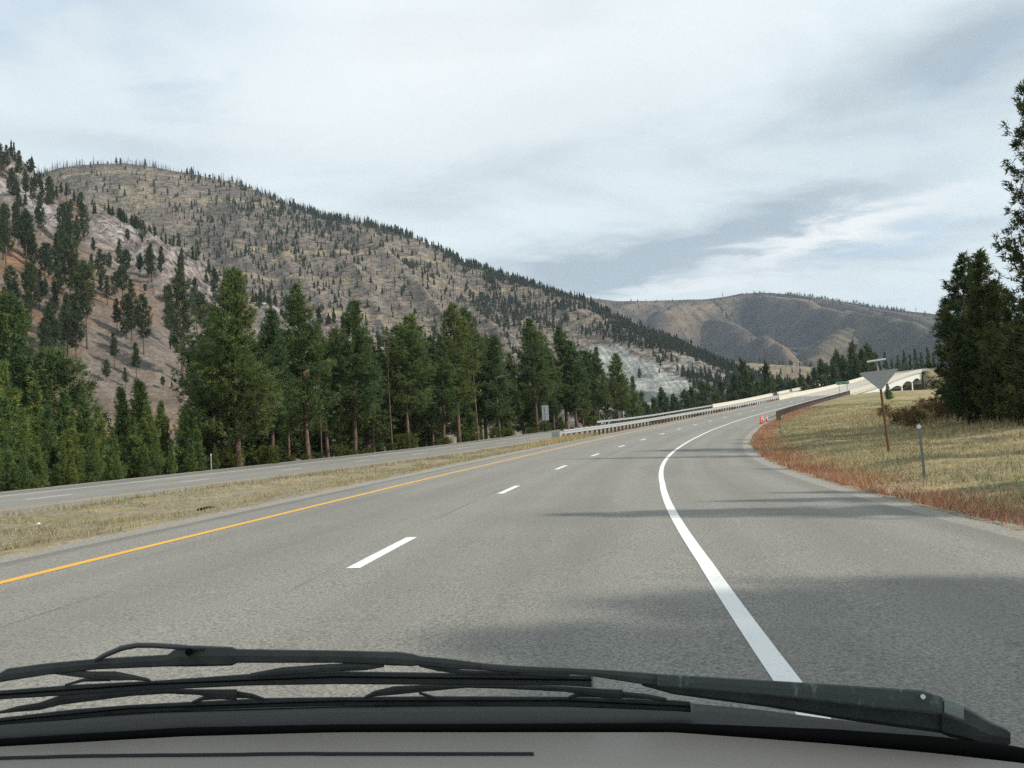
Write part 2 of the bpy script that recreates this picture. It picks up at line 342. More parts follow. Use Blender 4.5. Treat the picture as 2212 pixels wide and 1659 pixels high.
def rockhill_fn(k, small, logs=False):
    def fn(t, b):
        p = pos(t); a = att(t); rk = t.n('ShaderNodeAttribute'); rk.attribute_name = 'rock'; rk = rk.outputs['Fac']
        n1 = t.noise(p, small, 6, .7); n2 = t.noise(p, small*4.5, 5, .7); n3 = t.noise(t.map(p, (1, 1, .55)), small*1.6, 6, .75, .6)
        col = t.mix(1, a, t.mix(t.step(n1, .33, .68), (.72, .72, .74), (1.25, 1.22, 1.18)), 'MULTIPLY')
        col = t.mix(1, col, t.mix(t.step(n2, .32, .7), (.70, .70, .70), (1.22, 1.22, 1.22)), 'MULTIPLY')
        crk = t.mix(t.step(n3, .40, .56), (.38, .36, .37), (1.25, 1.22, 1.22))
        col = t.mix(rk, col, t.mix(1, col, crk, 'MULTIPLY'))
        if logs:
            ok = t.step(rk, .02, .10)
            for rz, sc_, seed in ((.35, .16, 0), (-.5, .13, 40), (.1, .09, 80)):
                lg = t.noise(t.map(p, (.55, 1, 2.6), (0, 0, rz), (seed, 0, 0)), sc_, 2, .5)
                col = t.mix(t.m('MULTIPLY', t.step(lg, .585, .63), t.m('MULTIPLY', ok, .55)), col, (.045, .040, .036))
            pt = t.noise(t.map(p, (.6, 1, 2.2)), .11, 4, .6); col = t.mix(t.m('MULTIPLY', t.step(pt, .60, .68), t.m('MULTIPLY', ok, .55)), col, (.33, .29, .21))
        t.put(b, 'Base Color', col); t.put(b, 'Roughness', .95); t.put(b, 'Specular IOR Level', .1)
        h = t.m('ADD', n2, t.m('MULTIPLY', t.m('MULTIPLY', n3, rk), 2.5)); bump(t, b, h, .9, k)
    return fn
M_near = mat('scree_slope', rockhill_fn(1.2, .10))
M_big = mat('burnt_slope', rockhill_fn(3.5, .045, True))
M_far = mat('far_slope', rockhill_fn(3, .03))
def needles_fn(t, b):
    a = att(t); p = pos(t); n = t.noise(p, .9, 3, .6)
    r = t.n('ShaderNodeObjectInfo').outputs['Random']
    col = t.mix(1, a, t.mix(t.step(n, .3, .7), (.75, .78, .8), (1.25, 1.2, 1.1)), 'MULTIPLY')
    col = t.mix(1, col, t.mix(r, (.78, .84, .9), (1.25, 1.12, .95)), 'MULTIPLY')
    t.put(b, 'Base Color', col); t.put(b, 'Roughness', .75); t.put(b, 'Specular IOR Level', .15)
M_needle = mat('needles', needles_fn, .38)
def bark_fn(t, b):
    p = objc(t); n = t.noise(t.map(p, (6, 6, 1.2)), 2.2, 5, .7)
    t.put(b, 'Base Color', t.mix(t.step(n, .35, .65), (.055, .038, .03), (.20, .125, .09))); t.put(b, 'Roughness', .95); bump(t, b, n, .8, .03)
M_bark = mat('bark', bark_fn)
def blade_fn(t, b):
    t.put(b, 'Base Color', att(t)); t.put(b, 'Roughness', .8); t.put(b, 'Specular IOR Level', .1)
M_blade = mat('grass_blades', blade_fn, .3)
M_steel = simple('galvanised_steel', (.52, .54, .55), .42, .55, .14, 3, .0, .5)
M_alu = simple('bare_aluminium', (.36, .375, .37), .55, .35, .08, 6)
M_wood = simple('treated_wood', (.15, .105, .085), .9, 0, .35, 9, .5, .1)
M_woodpost = simple('weathered_wood', (.16, .085, .055), .9, 0, .35, 7, .5, .1)
M_greenpost = simple('flanged_post', (.17, .20, .19), .6, .3, .2, 9)
M_conc = simple('concrete', (.52, .495, .42), .85, 0, .12, 1.3, .2, .2)
M_girder = simple('white_painted_girder', (.60, .63, .62), .6, 0, .22, .7)
M_signgreen = simple('sign_green', (.008, .13, .10), .45, 0, .08, 5)
M_signwhite = simple('sign_white', (.62, .72, .70), .45, 0, .05, 5)
M_brownpanel = simple('marker_back', (.20, .155, .05), .7, 0, .3, 12)
M_refl = simple('reflector_white', (.75, .78, .78), .3, 0, .05)
M_orange = simple('orange_plastic', (.80, .10, .035), .5, 0, .08, 6)
M_black = simple('black_rubber', (.006, .006, .006), .9, 0, .2, 20, 0., .03)

# ------------------------------------------------------------------ mesh helpers
def mesh_np(name, V, faces, m, col=None, uv=None, smooth=False, extra=None):
    """faces: list of index arrays (n,3) or (n,4)"""
    me = bpy.data.meshes.new(name); V = np.asarray(V, np.float32).reshape(-1, 3)
    fl = [np.asarray(f, np.int32) for f in faces if len(f)]
    li = np.concatenate([f.ravel() for f in fl]); cnt = np.concatenate([np.full(len(f), f.shape[1], np.int32) for f in fl])
    me.vertices.add(len(V)); me.vertices.foreach_set('co', V.ravel())
    me.loops.add(len(li)); me.loops.foreach_set('vertex_index', li)
    me.polygons.add(len(cnt)); me.polygons.foreach_set('loop_start', np.concatenate([[0], np.cumsum(cnt)[:-1]]).astype(np.int32))
    try: me.polygons.foreach_set('loop_total', cnt)
    except Exception: pass
    me.polygons.foreach_set('use_smooth', np.full(len(cnt), bool(smooth)))
    me.update(calc_edges=True)
    if col is not None:
        a = me.attributes.new('col', 'FLOAT_COLOR', 'POINT'); c = np.ones((len(V), 4), np.float32); c[:, :3] = col; a.data.foreach_set('color', c.ravel())
    if extra is not None:
        a = me.attributes.new('rock', 'FLOAT', 'POINT'); a.data.foreach_set('value', np.asarray(extra, np.float32))
    if uv is not None:
        l = me.uv_layers.new(name='road'); l.data.foreach_set('uv', np.asarray(uv, np.float32)[li].ravel())
    me.materials.append(m); return me
def link(name, me, parent=None, loc=(0, 0, 0)):
    o = bpy.data.objects.new(name, me); C.objects.link(o); o.location = loc
    if parent is not None: o.parent = parent
    return o
def tag(o, label=None, cat=None, group=None, kind=None):
    if label: o['label'] = label
    if cat: o['category'] = cat
    if group: o['group'] = group
    if kind: o['kind'] = kind
    return o
def thing(name, label, cat, loc=(0, 0, 0), rz=0., group=None):
    o = bpy.data.objects.new(name, None); C.objects.link(o); o.location = loc; o.rotation_euler = (0, 0, rz); o.empty_display_size = .2
    return tag(o, label, cat, group)
def grid_faces(ni, nj):
    i, j = np.meshgrid(np.arange(ni-1), np.arange(nj-1), indexing='ij'); a = (i*nj+j).ravel()
    return np.stack([a, a+1, a+nj+1, a+nj], -1)
class MB:
    def __init__(s): s.V = []; s.F = []; s.n = 0
    def add(s, V, Fq):
        V = np.asarray(V, float).reshape(-1, 3); s.V.append(V); s.F.extend([tuple(int(i)+s.n for i in f) for f in Fq]); s.n += len(V); return s
    def box(s, c, d, rz=0., M=None):
        x, y, z = [q/2 for q in d]
        v = np.array([(-x, -y, -z), (x, -y, -z), (x, y, -z), (-x, y, -z), (-x, -y, z), (x, -y, z), (x, y, z), (-x, y, z)])
        if rz: co, si = math.cos(rz), math.sin(rz); v = v@np.array([[co, si, 0], [-si, co, 0], [0, 0, 1]])
        return s.add(v+np.array(c), [(0, 3, 2, 1), (4, 5, 6, 7), (0, 1, 5, 4), (1, 2, 6, 5), (2, 3, 7, 6), (3, 0, 4, 7)])
    def tube(s, pts, rad, n=8, cap=True):
        pts = [np.array(p, float) for p in pts]; rad = rad if hasattr(rad, '__len__') else [rad]*len(pts); V = []
        for i, p in enumerate(pts):
            d = pts[min(i+1, len(pts)-1)]-pts[max(i-1, 0)]; d /= np.linalg.norm(d)+1e-9
            a = np.cross(d, (0, 0, 1) if abs(d[2]) < .9 else (1, 0, 0)); a /= np.linalg.norm(a); b = np.cross(d, a)
            for k in range(n):
                th = 2*math.pi*k/n; V.append(p+rad[i]*(a*math.cos(th)+b*math.sin(th)))
        Fq = [(i*n+k, i*n+(k+1) % n, (i+1)*n+(k+1) % n, (i+1)*n+k) for i in range(len(pts)-1) for k in range(n)]
        if cap: Fq += [tuple(range(n))[::-1], tuple((len(pts)-1)*n+k for k in range(n))]
        return s.add(V, Fq)
    def lathe(s, prof, n=16, c=(0, 0, 0)):
        V = [(c[0]+r*math.cos(2*math.pi*k/n), c[1]+r*math.sin(2*math.pi*k/n), c[2]+z) for r, z in prof for k in range(n)]
        Fq = [(i*n+k, i*n+(k+1) % n, (i+1)*n+(k+1) % n, (i+1)*n+k) for i in range(len(prof)-1) for k in range(n)]
        Fq += [tuple(range(n))[::-1], tuple((len(prof)-1)*n+k for k in range(n))]
        return s.add(V, Fq)
    def prism(s, poly, th):                           # polygon in x,z ; thickness along y
        n = len(poly); V = [(x, -th/2, z) for x, z in poly]+[(x, th/2, z) for x, z in poly]
        return s.add(V, [tuple(range(n)), tuple(range(2*n-1, n-1, -1))]+[(i, i+n, (i+1) % n+n, (i+1) % n) for i in range(n)])
    def mesh(s, name, m, smooth=False):
        me = bpy.data.meshes.new(name); me.from_pydata([tuple(v) for v in np.concatenate(s.V)], [], s.F); me.materials.append(m)
        if smooth:
            for p in me.polygons: p.use_smooth = True
        me.update(); return me
    def part(s, name, m, parent=None, smooth=False, loc=(0, 0, 0)): return link(name, s.mesh(name, m, smooth), parent, loc)

# ------------------------------------------------------------------ land
def polar(az, r):
    A, Rr = np.meshgrid(np.radians(az), r, indexing='ij'); return Rr*np.sin(A), Rr*np.cos(A)
def build_ground():
    az = np.concatenate([np.arange(-180, -48, 4.), np.arange(-48, 48, .22), np.arange(48, 181, 4.)])
    r = np.concatenate([[.01], np.geomspace(2.5, 640, 500), np.geomspace(670, 9500, 26)])
    x, y = polar(az, r); z = ground_z(x, y).reshape(x.shape)
    rr = np.hypot(x, y); z = z*(1-sst(600, 900, rr))+(Z0-8)*sst(600, 900, rr)
    s, t = EB.near(x.ravel(), y.ravel()); w, u = WB.near(x.ravel(), y.ravel())
    xx, yy = x.ravel(), y.ravel(); n = fbm(xx, yy, 14, 4); n2 = fbm(xx+90, yy, 5, 3)
    base = np.tile(np.array([.55, .5, .42]), (len(xx), 1))
    def blend(c, mk): nonlocal base; base = base*(1-mk[:, None])+np.array(c)*mk[:, None]
    blend((.62, .55, .36), sst(8.5, 10, t)*.8)                                       # right verge straw
    blend((.42, .46, .22), sst(9, 12, t)*sst(.5, .62, n))
    blend((.50, .34, .25), sst(8.1, 8.6, t)*(1-sst(9.2, 10.6, t+1.5*(n2-.5)))*sst(.30, .5, n2)*.85)     # red verge grasses
    blend((.30, .25, .15), sst(24, 40, t))
    blend((.22, .22, .13), sst(7.5, 12, -u))                                         # forest floor left
    blend((.52, .50, .43), sst(5.3, 5.9, -t)*sst(5.4, 6, u))
    m = mesh_np('ground', np.stack([x, y, z], -1), [grid_faces(len(az), len(r))], M_ground, col=base*.9, smooth=True)
    tag(link('ground', m), kind='structure')
def build_hill(name, fn, az, tab, nr, m, colfn, back=1.35):
    az = np.asarray(az); r0 = interp_tab(tab, az, 3); Rr = interp_tab(tab, az, 2)
    pp = np.concatenate([np.linspace(-.05, .9, nr), np.linspace(.9, 1.02, nr//4)[1:], np.linspace(1.05, back, 12)])
    r = r0[:, None]+(Rr-r0)[:, None]*pp[None]; A = np.repeat(az[:, None], len(pp), 1)
    z = fn(A, r); x = r*np.sin(np.radians(A)); y = r*np.cos(np.radians(A))
    P = np.repeat(pp[None], len(az), 0)
    col, rock = colfn(A.ravel(), P.ravel(), x.ravel(), y.ravel(), z.ravel())
    me = mesh_np(name, np.stack([x, y, z], -1), [grid_faces(len(az), len(pp))], m, col=col, extra=rock, smooth=True)
    return tag(link(name, me), kind='structure')
def mixc(c, d, k): return c*(1-k[:, None])+np.array(d)*k[:, None]
def near_col(A, P, x, y, z):
    rock = rock_mask(A, P, x, y); n = fbm(x, y, 35, 4); n2 = fbm(x+500, y, 16, 4)
    c = np.tile(np.array([.155, .125, .10]), (len(A), 1))
    c = mixc(c, (.215, .125, .07), sst(.54, .70, n2)*.75); c = mixc(c, (.165, .145, .13), sst(.45, .6, n)*.85)
    c = mixc(c, (.25, .235, .225), rock*.9); c = mixc(c, (.15, .115, .105), rock*sst(.52, .66, n2)*.8)
    c = mixc(c, (.40, .385, .375), rock*sst(.56, .7, n)*.6)
    return c, rock
def big_col(A, P, x, y, z):
    n = fbm(x, y, 90, 5); n2 = fbm(x+900, y+300, 38, 5); lo = 1-P
    r = np.hypot(x, y); tn = (z-Z0)/r
    c = np.tile(np.array([.205, .175, .148]), (len(A), 1))
    c = mixc(c, (.25, .215, .15), sst(.50, .66, n2)*sst(.45, .6, n)*.85)
    c = mixc(c, (.125, .108, .095), sst(.5, .66, fbm(x+50, y+2000, 60, 4))*.7)
    # pale bands of rock and grass that run level across the slope
    band = sst(.80, .95, 1-np.abs(((z+22*(n-.5)) % 62)/31-1))*sst(.45, .6, fbm(x+4000, y, 120, 3)); c = mixc(c, (.30, .255, .17), band*.85)
    # pale scree slide and grey bluffs low on the right
    def reg(a0, a1, a2, a3, t0, t1, t2, t3): return sst(a0, a1, A)*(1-sst(a2, a3, A))*sst(t0, t1, tn)*(1-sst(t2, t3, tn))
    edge = .012*(n2-.5)
    top = .104-.0105*np.clip(A-6.4, 0, 9)
    sl = sst(4.6, 5.3, A+1.5*(n2-.5))*(1-sst(10.8, 11.6, A+1.2*(n2-.5)))*(1-sst(-.003, .003, tn-top+edge))
    st = .5+.5*np.sin((A+tn*38)*17+6*fbm(A*2, tn*60, 1.2, 3))
    c = mixc(c, (.30, .31, .29), sl); up_ = sst(-.035, -.008, tn-top); c = mixc(c, (.44, .46, .43), sl*sst(.5, .9, st)*up_*.7); c = mixc(c, (.25, .255, .24), sl*sst(.6, .95, 1-st)*up_*.6)
    bl = (1-sl)*sst(8.2, 9.5, A)*(1-sst(16.5, 17.5, A))*sst(.30, .50, P)*(1-sst(.90, .98, P))*sst(.40, .55, n2)
    c = mixc(c, (.36, .36, .34), bl*.85)
    c = mixc(c, (.27, .23, .19), sst(2, 5, A)*(1-bl)*(1-sl)*.7)
    rock = np.clip(bl*.8+.12, 0, 1)*(1-.95*sl)
    return c, rock
def far_col(A, P, x, y, z):
    n = fbm(x, y, 420, 5); n2 = fbm(x+900, y+300, 150, 5)
    c = np.tile(np.array([.085, .066, .056]), (len(A), 1)); c = mixc(c, (.165, .125, .082), sst(.50, .64, n2)*.8)
    fo = far_fold(A, P); c = mixc(c, (.048, .043, .042), (1-fo)*.6); c = mixc(c, (.18, .14, .10), sst(.3, .95, fo)*sst(.32, .60, n2)*.75); c = mixc(c, (.030, .038, .034), sst(.50, .58, n)*(1-.8*fo)*(.7+.3*sst(14, 24, A))); c = mixc(c, (.035, .045, .035), sst(19, 24, A)*.5*sst(.4, .6, n2))  # gully colour carries forest and painted cloud shade; spurs painted as lit tan ridges
    return c, np.zeros(len(A))
def tan_col(A, P, x, y, z):
    n = fbm(x, y, 60, 5); c = np.tile(np.array([.27, .23, .155]), (len(A), 1)); c = mixc(c, (.20, .16, .11), sst(.45, .65, n))
    return c, np.zeros(len(A))
build_ground()
build_hill('hillside', near_h, np.concatenate([np.arange(-80, -34, 1.), np.arange(-34, 3.1, .09)]), NEAR, 330, M_near, near_col)
build_hill('mountainside', big_h, np.concatenate([np.arange(-80, -32, 1.), np.arange(-32, 22.1, .12)]), BIG, 300, M_big, big_col)
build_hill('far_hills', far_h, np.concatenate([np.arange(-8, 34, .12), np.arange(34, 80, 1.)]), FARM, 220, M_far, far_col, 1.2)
build_hill('hill', tan_h, np.arange(9, 40, .2), TAN, 60, M_far, tan_col, 1.2)

# ------------------------------------------------------------------ roads
def strip(name, road, s0, s1, ds, ts, m, dz=0., wob=None, skirt=0.):
    s = np.arange(s0, s1+ds*.5, ds); ts = np.asarray(ts, float)
    S, T = np.meshgrid(s, ts, indexing='ij')
    if wob is not None: T = wob(S, T)
    P = road.at(S.ravel(), T.ravel(), dz).reshape(S.shape+(3,))
    if skirt:
        a = P[:, :1].copy(); a[..., 2] -= skirt; b = P[:, -1:].copy(); b[..., 2] -= skirt
        P = np.concatenate([a, P, b], 1); T = np.concatenate([T[:, :1], T, T[:, -1:]], 1); S = np.concatenate([S[:, :1], S, S[:, -1:]], 1)
    f = grid_faces(P.shape[0], P.shape[1])[:, ::-1]
    me = mesh_np(name, P, [f], m, uv=np.stack([T.ravel(), S.ravel()], -1))
    return me
def struct(name, me): return tag(link(name, me), kind='structure')
struct('road', strip('road', EB, -55, B0, 1., np.linspace(-4.8, 7.6, 14), M_asph, 0, skirt=.12))
struct('road', strip('road', EB, B1+.1, 600, 2., np.linspace(-4.8, 7.0, 8), M_asph, 0, skirt=.3))
struct('road', strip('road', WB, -95, WB0, 1., np.linspace(-6.6, 5.0, 12), M_asph, 0, skirt=.12))
struct('road', strip('road', WB, WB1+.1, 545, 2., np.linspace(-6.6, 5.0, 8), M_asph, 0, skirt=.3))
def ragged(side, amp=.22):
    def f(S, T):
        T = T.copy(); j = -1 if side > 0 else 0
        T[:, j] += side*amp*(fbm(S[:, 0], S[:, 0]*0+3, 1.1, 4)-.5)*2; return T
    return f
struct('gravel_shoulder', strip('gravel_shoulder', EB, -40, 208, .5, [7.5, 7.9, 8.2], M_gravel, -.012, ragged(1)))
struct('gravel_shoulder', strip('gravel_shoulder', EB, -40, 208, .5, [-5.45, -5.1, -4.7], M_gravel, -.014, ragged(-1)))
struct('gravel_shoulder', strip('gravel_shoulder', WB, -60, 210, .5, [4.9, 5.15, 5.4], M_gravel, -.014, ragged(1)))
struct('gravel_shoulder', strip('gravel_shoulder', WB, -60, 210, .5, [-7.3, -6.9, -6.5], M_gravel, -.014, ragged(-1)))
def wline(s): return np.interp(s, [-12, 0, 15, 30, 50, 80], [3.58, 3.80, 3.92, 3.88, 3.85, 3.68])
def line(name, road, s0, s1, tf, w, m, ds=1., dz=.004):
    s = np.arange(s0, s1+.01, ds); a = road.at(s, tf(s)-w/2, dz); b = road.at(s, tf(s)+w/2, dz)
    return np.concatenate([a, b]), np.array([(i, len(s)+i, len(s)+i+1, i+1) for i in range(len(s)-1)])
def marks(name, segs, m):
    V = []; Fq = []; n = 0
    for v, f in segs: V.append(v); Fq.append(f+n); n += len(v)
    return struct(name, mesh_np(name, np.concatenate(V), [np.concatenate(Fq)], m))
marks('white_edge_line', [line('', EB, -40, 560, wline, .15, M_white)], M_white)
marks('white_edge_line', [line('', WB, -80, 520, lambda s: 0*s-3.66, .13, M_white)], M_white)
marks('yellow_edge_line', [line('', EB, -40, 560, lambda s: 0*s-3.66, .15, M_yellow)], M_yellow)
marks('yellow_edge_line', [line('', WB, -80, 520, lambda s: 0*s+3.66, .13, M_yellow)], M_yellow)
marks('lane_dashes', [line('', EB, 12.19*k, 12.19*k+3.05, lambda s: 0*s, .155, M_white, 1.01) for k in range(-3, 44)], M_white)
marks('lane_dashes', [line('', WB, 12.19*k, 12.19*k+3.05, lambda s: 0*s, .13, M_white, 1.01) for k in range(-6, 42)], M_white)

# ------------------------------------------------------------------ bridges
def bridge(name, label, road, s0, s1, tl, tr, piers, lp, rp, lp0):
    o = road.at(s0, 0.); root = thing(name, label, 'bridge', o)
    L = lambda p: p-o
    s = np.arange(s0, s1+.1, 2.); n = len(s)
    def loft(nm, prof, m, ss=s, par=root):
        # prof: function s -> list of (t, h) closed outline
        rows = np.array([[L(road.at(q, t, h)) for t, h in prof(q)] for q in ss]); k = rows.shape[1]
        mb = MB(); Fq = [(i*k+j, (i+1)*k+j, (i+1)*k+(j+1) % k, i*k+(j+1) % k) for i in range(len(ss)-1) for j in range(k)]
        Fq += [tuple(range(k)), tuple((len(ss)-1)*k+j for j in range(k))[::-1]]
        mb.add(rows.reshape(-1, 3), Fq); return mb.part(nm, m, par)
    me = strip('deck', road, s0, s1, 2., np.linspace(tl, tr, 6), M_conc_deck, 0, skirt=.45)
    v = np.empty(len(me.vertices)*3, np.float32); me.vertices.foreach_get('co', v); v = v.reshape(-1, 3)-o; me.vertices.foreach_set('co', v.astype(np.float32).ravel())
    link('deck', me, root)
    loft('deck_slab', lambda q: [(tl-.25, -.46), (tl-.25, -.05), (tl-.002, -.05), (tl-.002, -.44), (tr+.002, -.44), (tr+.002, -.05), (tr+.25, -.05), (tr+.25, -.46)], M_conc)
    par = lambda t, sg: (lambda q: [(t, -.02), (t+sg*.10, .30), (t+sg*.16, .88), (t+sg*.38, .88), (t+sg*.38, -.02)])
    if lp: loft('parapet', par(tl, -1), M_conc, np.arange(lp0, s1+.1, 2.))
    if rp: loft('parapet', par(tr, 1), M_conc)
    def depth(q):
        for a, b in zip(piers[:-1], piers[1:]):
            if a <= q <= b: x = (q-a)/(b-a)*2-1; return 1.75+1.15*abs(x)**2.2
        return 2.0
    sg = np.arange(piers[0], piers[-1]+.1, 1.5)
    for t in np.linspace(tl+.6, tr-.3, 4):
        loft('girder', lambda q, t=t: [(t-.12, -.462), (t-.12, -.462-depth(q)), (t+.12, -.462-depth(q)), (t+.12, -.462)], M_girder, sg)
    for q in piers[1:-1]:
        p = L(road.at(q, 0., 0.)); H = road.head(q)
        for t in (tl+1.2, tr-.35):
            a = L(road.at(q, t, -.46-depth(q)-.0)); gzz = float(ground_z([a[0]+o[0]], [a[1]+o[1]])[0])-o[2]-.5
            MB().tube([a+np.array([0, 0, .0]), (a[0], a[1], gzz)], [.30, .34], 12).part('pier', M_girder, root, True)
        a = L(road.at(q, (tl+tr)/2, -.46-depth(q)-.3)); MB().box(a, (tr-tl-1., .9, .55), -H).part('pier_cap', M_conc, root)
    for q in (s0+.8, s1-.8):
        a = L(road.at(q, (tl+tr)/2, -2.7)); MB().box(a, (tr-tl+.2, 1.2, 4.4), -road.head(q)).part('abutment', M_conc, root)
    return root
bridge('bridge', 'long concrete bridge on the right with arched white girders and thin piers', EB, B0, B1, -4.75, 7.25, [213., 246., 293., 330., 356., 375.], True, True, 197.)
bridge('bridge', 'cream concrete bridge of the far lanes curving behind the nearer bridge', WB, WB0, WB1, -6.4, 4.9, [215., 254., 293., 332., 371.], True, False, 214.)

# ------------------------------------------------------------------ guardrails
WP = [(.02, .78), (.085, .745), (.085, .69), (.0, .635), (.0, .595), (.085, .54), (.085, .485), (.02, .45)]
post_me = {}
def wpost(face):
    if face not in post_me:
        b = MB().box((0, face*-.16, .34), (.15, .20, 1.0)).box((0, face*-.04, .60), (.15, .10, .34)); post_me[face] = b.mesh('post', M_wood)
    return post_me[face]
def guardrail(label, road, s0, s1, tf, face, spacing=1.905, terminal=None, lift=0., steel=M_steel):
    """face=+1: the beam faces the side of growing t"""
    o = road.at(s0, float(tf(s0))); root = thing('guardrail', label, 'guardrail', o, 0, 'guardrails along the two carriageways')
    s = np.arange(s0, s1+.01, 1.905/2); rows = []
    for q in s:
        t = float(tf(q)); out = [road.at(q, t+face*a, h+lift) for a, h in WP]+[road.at(q, t+face*(a-.012), h+lift) for a, h in WP[::-1]]
        rows.append(np.array(out)-o)
    rows = np.array(rows); k = rows.shape[1]
    mb = MB(); Fq = [(i*k+j, (i+1)*k+j, (i+1)*k+(j+1) % k, i*k+(j+1) % k) for i in range(len(s)-1) for j in range(k)]+[tuple(range(k)), tuple((len(s)-1)*k+j for j in range(k))[::-1]]
    mb.add(rows.reshape(-1, 3), Fq).part('rail', steel, root)
    for q in np.arange(s0+.6, s1, spacing)[:100]:
        t = float(tf(q)); p = road.at(q, t-face*.03, lift)-o; ob = link('post', wpost(face), root, p); ob.rotation_euler = (0, 0, -road.head(q)-math.pi/2)
    return root, o
def tfE(s): return np.interp(s, [50, 61, 75, 120, 150, 184], [-6.8, -6.4, -5.95, -5.85, -5.6, -5.1])
g1, o1 = guardrail('near galvanised guardrail on the median side of our lanes, on wooden posts', EB, 62.5, 197., tfE, +1)
# crash cushion nose at its near end
def road_box(road, s, t, h, d, par, o, name, m, rz=0.):
    p = road.at(s, t, h)-o; return MB().box((0, 0, 0), d).part(name, m, par, loc=p), road.head(s)
e = MB()
for (a, b, c_) in (((61.0), -6.5, .36),):
    p = EB.at(a, b, c_)-o1; e.box(p, (.62, .95, .62), -EB.head(a))
e.box(EB.at(62.1, -6.38, .60)-o1, (.12, 1.5, .26), -EB.head(62)); e.part('impact_head', M_alu, g1)
MB().box(EB.at(63.4, -6.6, .83)-o1, (.34, .22, .14), -EB.head(63)).part('post_block', M_wood, g1)
MB().box(EB.at(66.5, -6.45, .85)-o1, (.34, .22, .18), -EB.head(66)).part('post_block', M_wood, g1)
# second beam of the median rail, facing the westbound lanes
guardrail('far-lane guardrail on the median side, seen over the near rail, dark posts', WB, 128., 211., lambda s: 5.15, -1)
guardrail('cream lit guardrail on the outer edge of the far lanes in front of the trees', WB, 133., 213., lambda s: -6.35, +1)
guardrail('dark guardrail on the inner edge of the far bridge', WB, 224., 371., lambda s: 5.05, -1, lift=.0)
guardrail('guardrail of dark wooden posts seen from behind above the grass bank on the right', EB, 114.5, 211., lambda s: 7.55+.25*np.exp(-(s-114.5)/5), -1)

# ------------------------------------------------------------------ roadside signs and cones
def verge(px, py): return meet(px, py, 'ground', 12, 260)
def to_cam(p): return math.atan2(-p[0], p[1])          # rz that turns a sign (its face along -y) to the camera
p = verge(1920.5, 977.7); dist = (p-Vector((0, 0, Z0))).dot(Vector(VF)); print('yield sign at', p, dist)
k = dist/F
r = thing('yield_sign', 'grey back of a triangular give-way sign on a leaning brown wooden post', 'sign', p, to_cam(p)); r.rotation_euler = (R_(1), R_(-2.6), to_cam(p))
top = 177*k
MB().tube([(0, .06, -.3), (0, .06, top*.55), (0, .06, top-.05)], [.052, .05, .046], 8).part('post', M_woodpost, r)
sw = 78*k/2
b_ = MB().prism([(-sw, top-.02), (-sw+.03, top+.03), (sw-.03, top+.03), (sw, top-.02), (.035, top-sw*1.03), (-.035, top-sw*1.03)], .006).part('sign_panel', M_alu, r)
MB().box((0, .02, top-.12), (sw*1.4, .025, .05)).box((0, .02, top-.35), (sw*.8, .025, .05)).part('brace', M_alu, r)
MB().tube([(0, .06, top), (-.02, .06, top+22*k)], .028, 8).part('mast', M_alu, r)
m_ = MB(); m_.box((0, 0, 0), (39*k, .26, .035)).part('edge_plate', M_alu, r, loc=(-.02, .06, top+24*k)).rotation_euler = (R_(14), R_(-2), 0)
p = verge(1997.5, 1032); d = (p-Vector((0, 0, Z0))).dot(Vector(VF)); k = d/F; print('delineator', d)
r = thing('delineator_post', 'grey metal marker post with a pale reflector, in front of tall dry grass', 'marker post', p, to_cam(p)); r.rotation_euler = (0, R_(-1.5), to_cam(p))
MB().prism([(-.03, -.3), (.03, -.3), (.03, 117*k), (-.03, 117*k)], .022).box((-.027, .02, 58*k), (.008, .03, 117*k)).box((.027, .02, 58*k), (.008, .03, 117*k)).part('post', M_greenpost, r)
MB().tube([(0, -.012, 110*k), (0, -.022, 110*k)], .055, 16).part('reflector', M_refl, r)
p = verge(1687, 944.6); d = (p-Vector((0, 0, Z0))).dot(Vector(VF)); k = d/F; print('marker', d)
r = thing('object_marker', 'small brown-backed marker panel on a thin post at the end of the right guardrail', 'sign', p, to_cam(p))
MB().box((0, .02, 24*k), (.05, .03, 50*k)).part('post', M_greenpost, r)
MB().prism([(-.24, 37*k), (.10, 37*k), (.14, 52*k), (-.26, 52*k)], .012).part('marker_panel', M_brownpanel, r)
p = verge(1690.3, 916); d = (p-Vector((0, 0, Z0))).dot(Vector(VF)); k = d/F
r = thing('delineator_post', 'thin grey delineator post just beyond the brown marker panel', 'marker post', p, to_cam(p))
MB().box((0, 0, 8*k), (.07, .03, 17*k)).part('post', M_greenpost, r); MB().box((0, -.02, 15*k), (.09, .01, .12)).part('reflector', M_refl, r)
# back of the two-panel sign beyond the westbound lanes
s_ = 112.; p = Vector(WB.at(s_, -7.6, 0)); p.z = gz(p.x, p.y); d = (p-Vector((0, 0, Z0))).dot(Vector(VF)); k = d/F
r = thing('road_sign', 'grey back of a tall two-panel sign on one post beside the far lanes', 'sign', p, to_cam(p)+.1)
MB().box((0, -.03, 1.9), (.07, .05, 4.6)).part('post', M_alu, r)
MB().prism([(-.55, 2.95), (.55, 2.95), (.55, 4.35), (-.55, 4.35)], .01).part('upper_panel', M_alu, r); MB().prism([(-.55, 1.9), (.55, 1.9), (.55, 2.93), (-.55, 2.93)], .01).part('lower_panel', M_alu, r)
q = MB()
for zz in (2.1, 2.7, 3.2, 4.1): q.box((0, -.015, zz), (.95, .02, .05))
q.part('brace', M_steel, r)
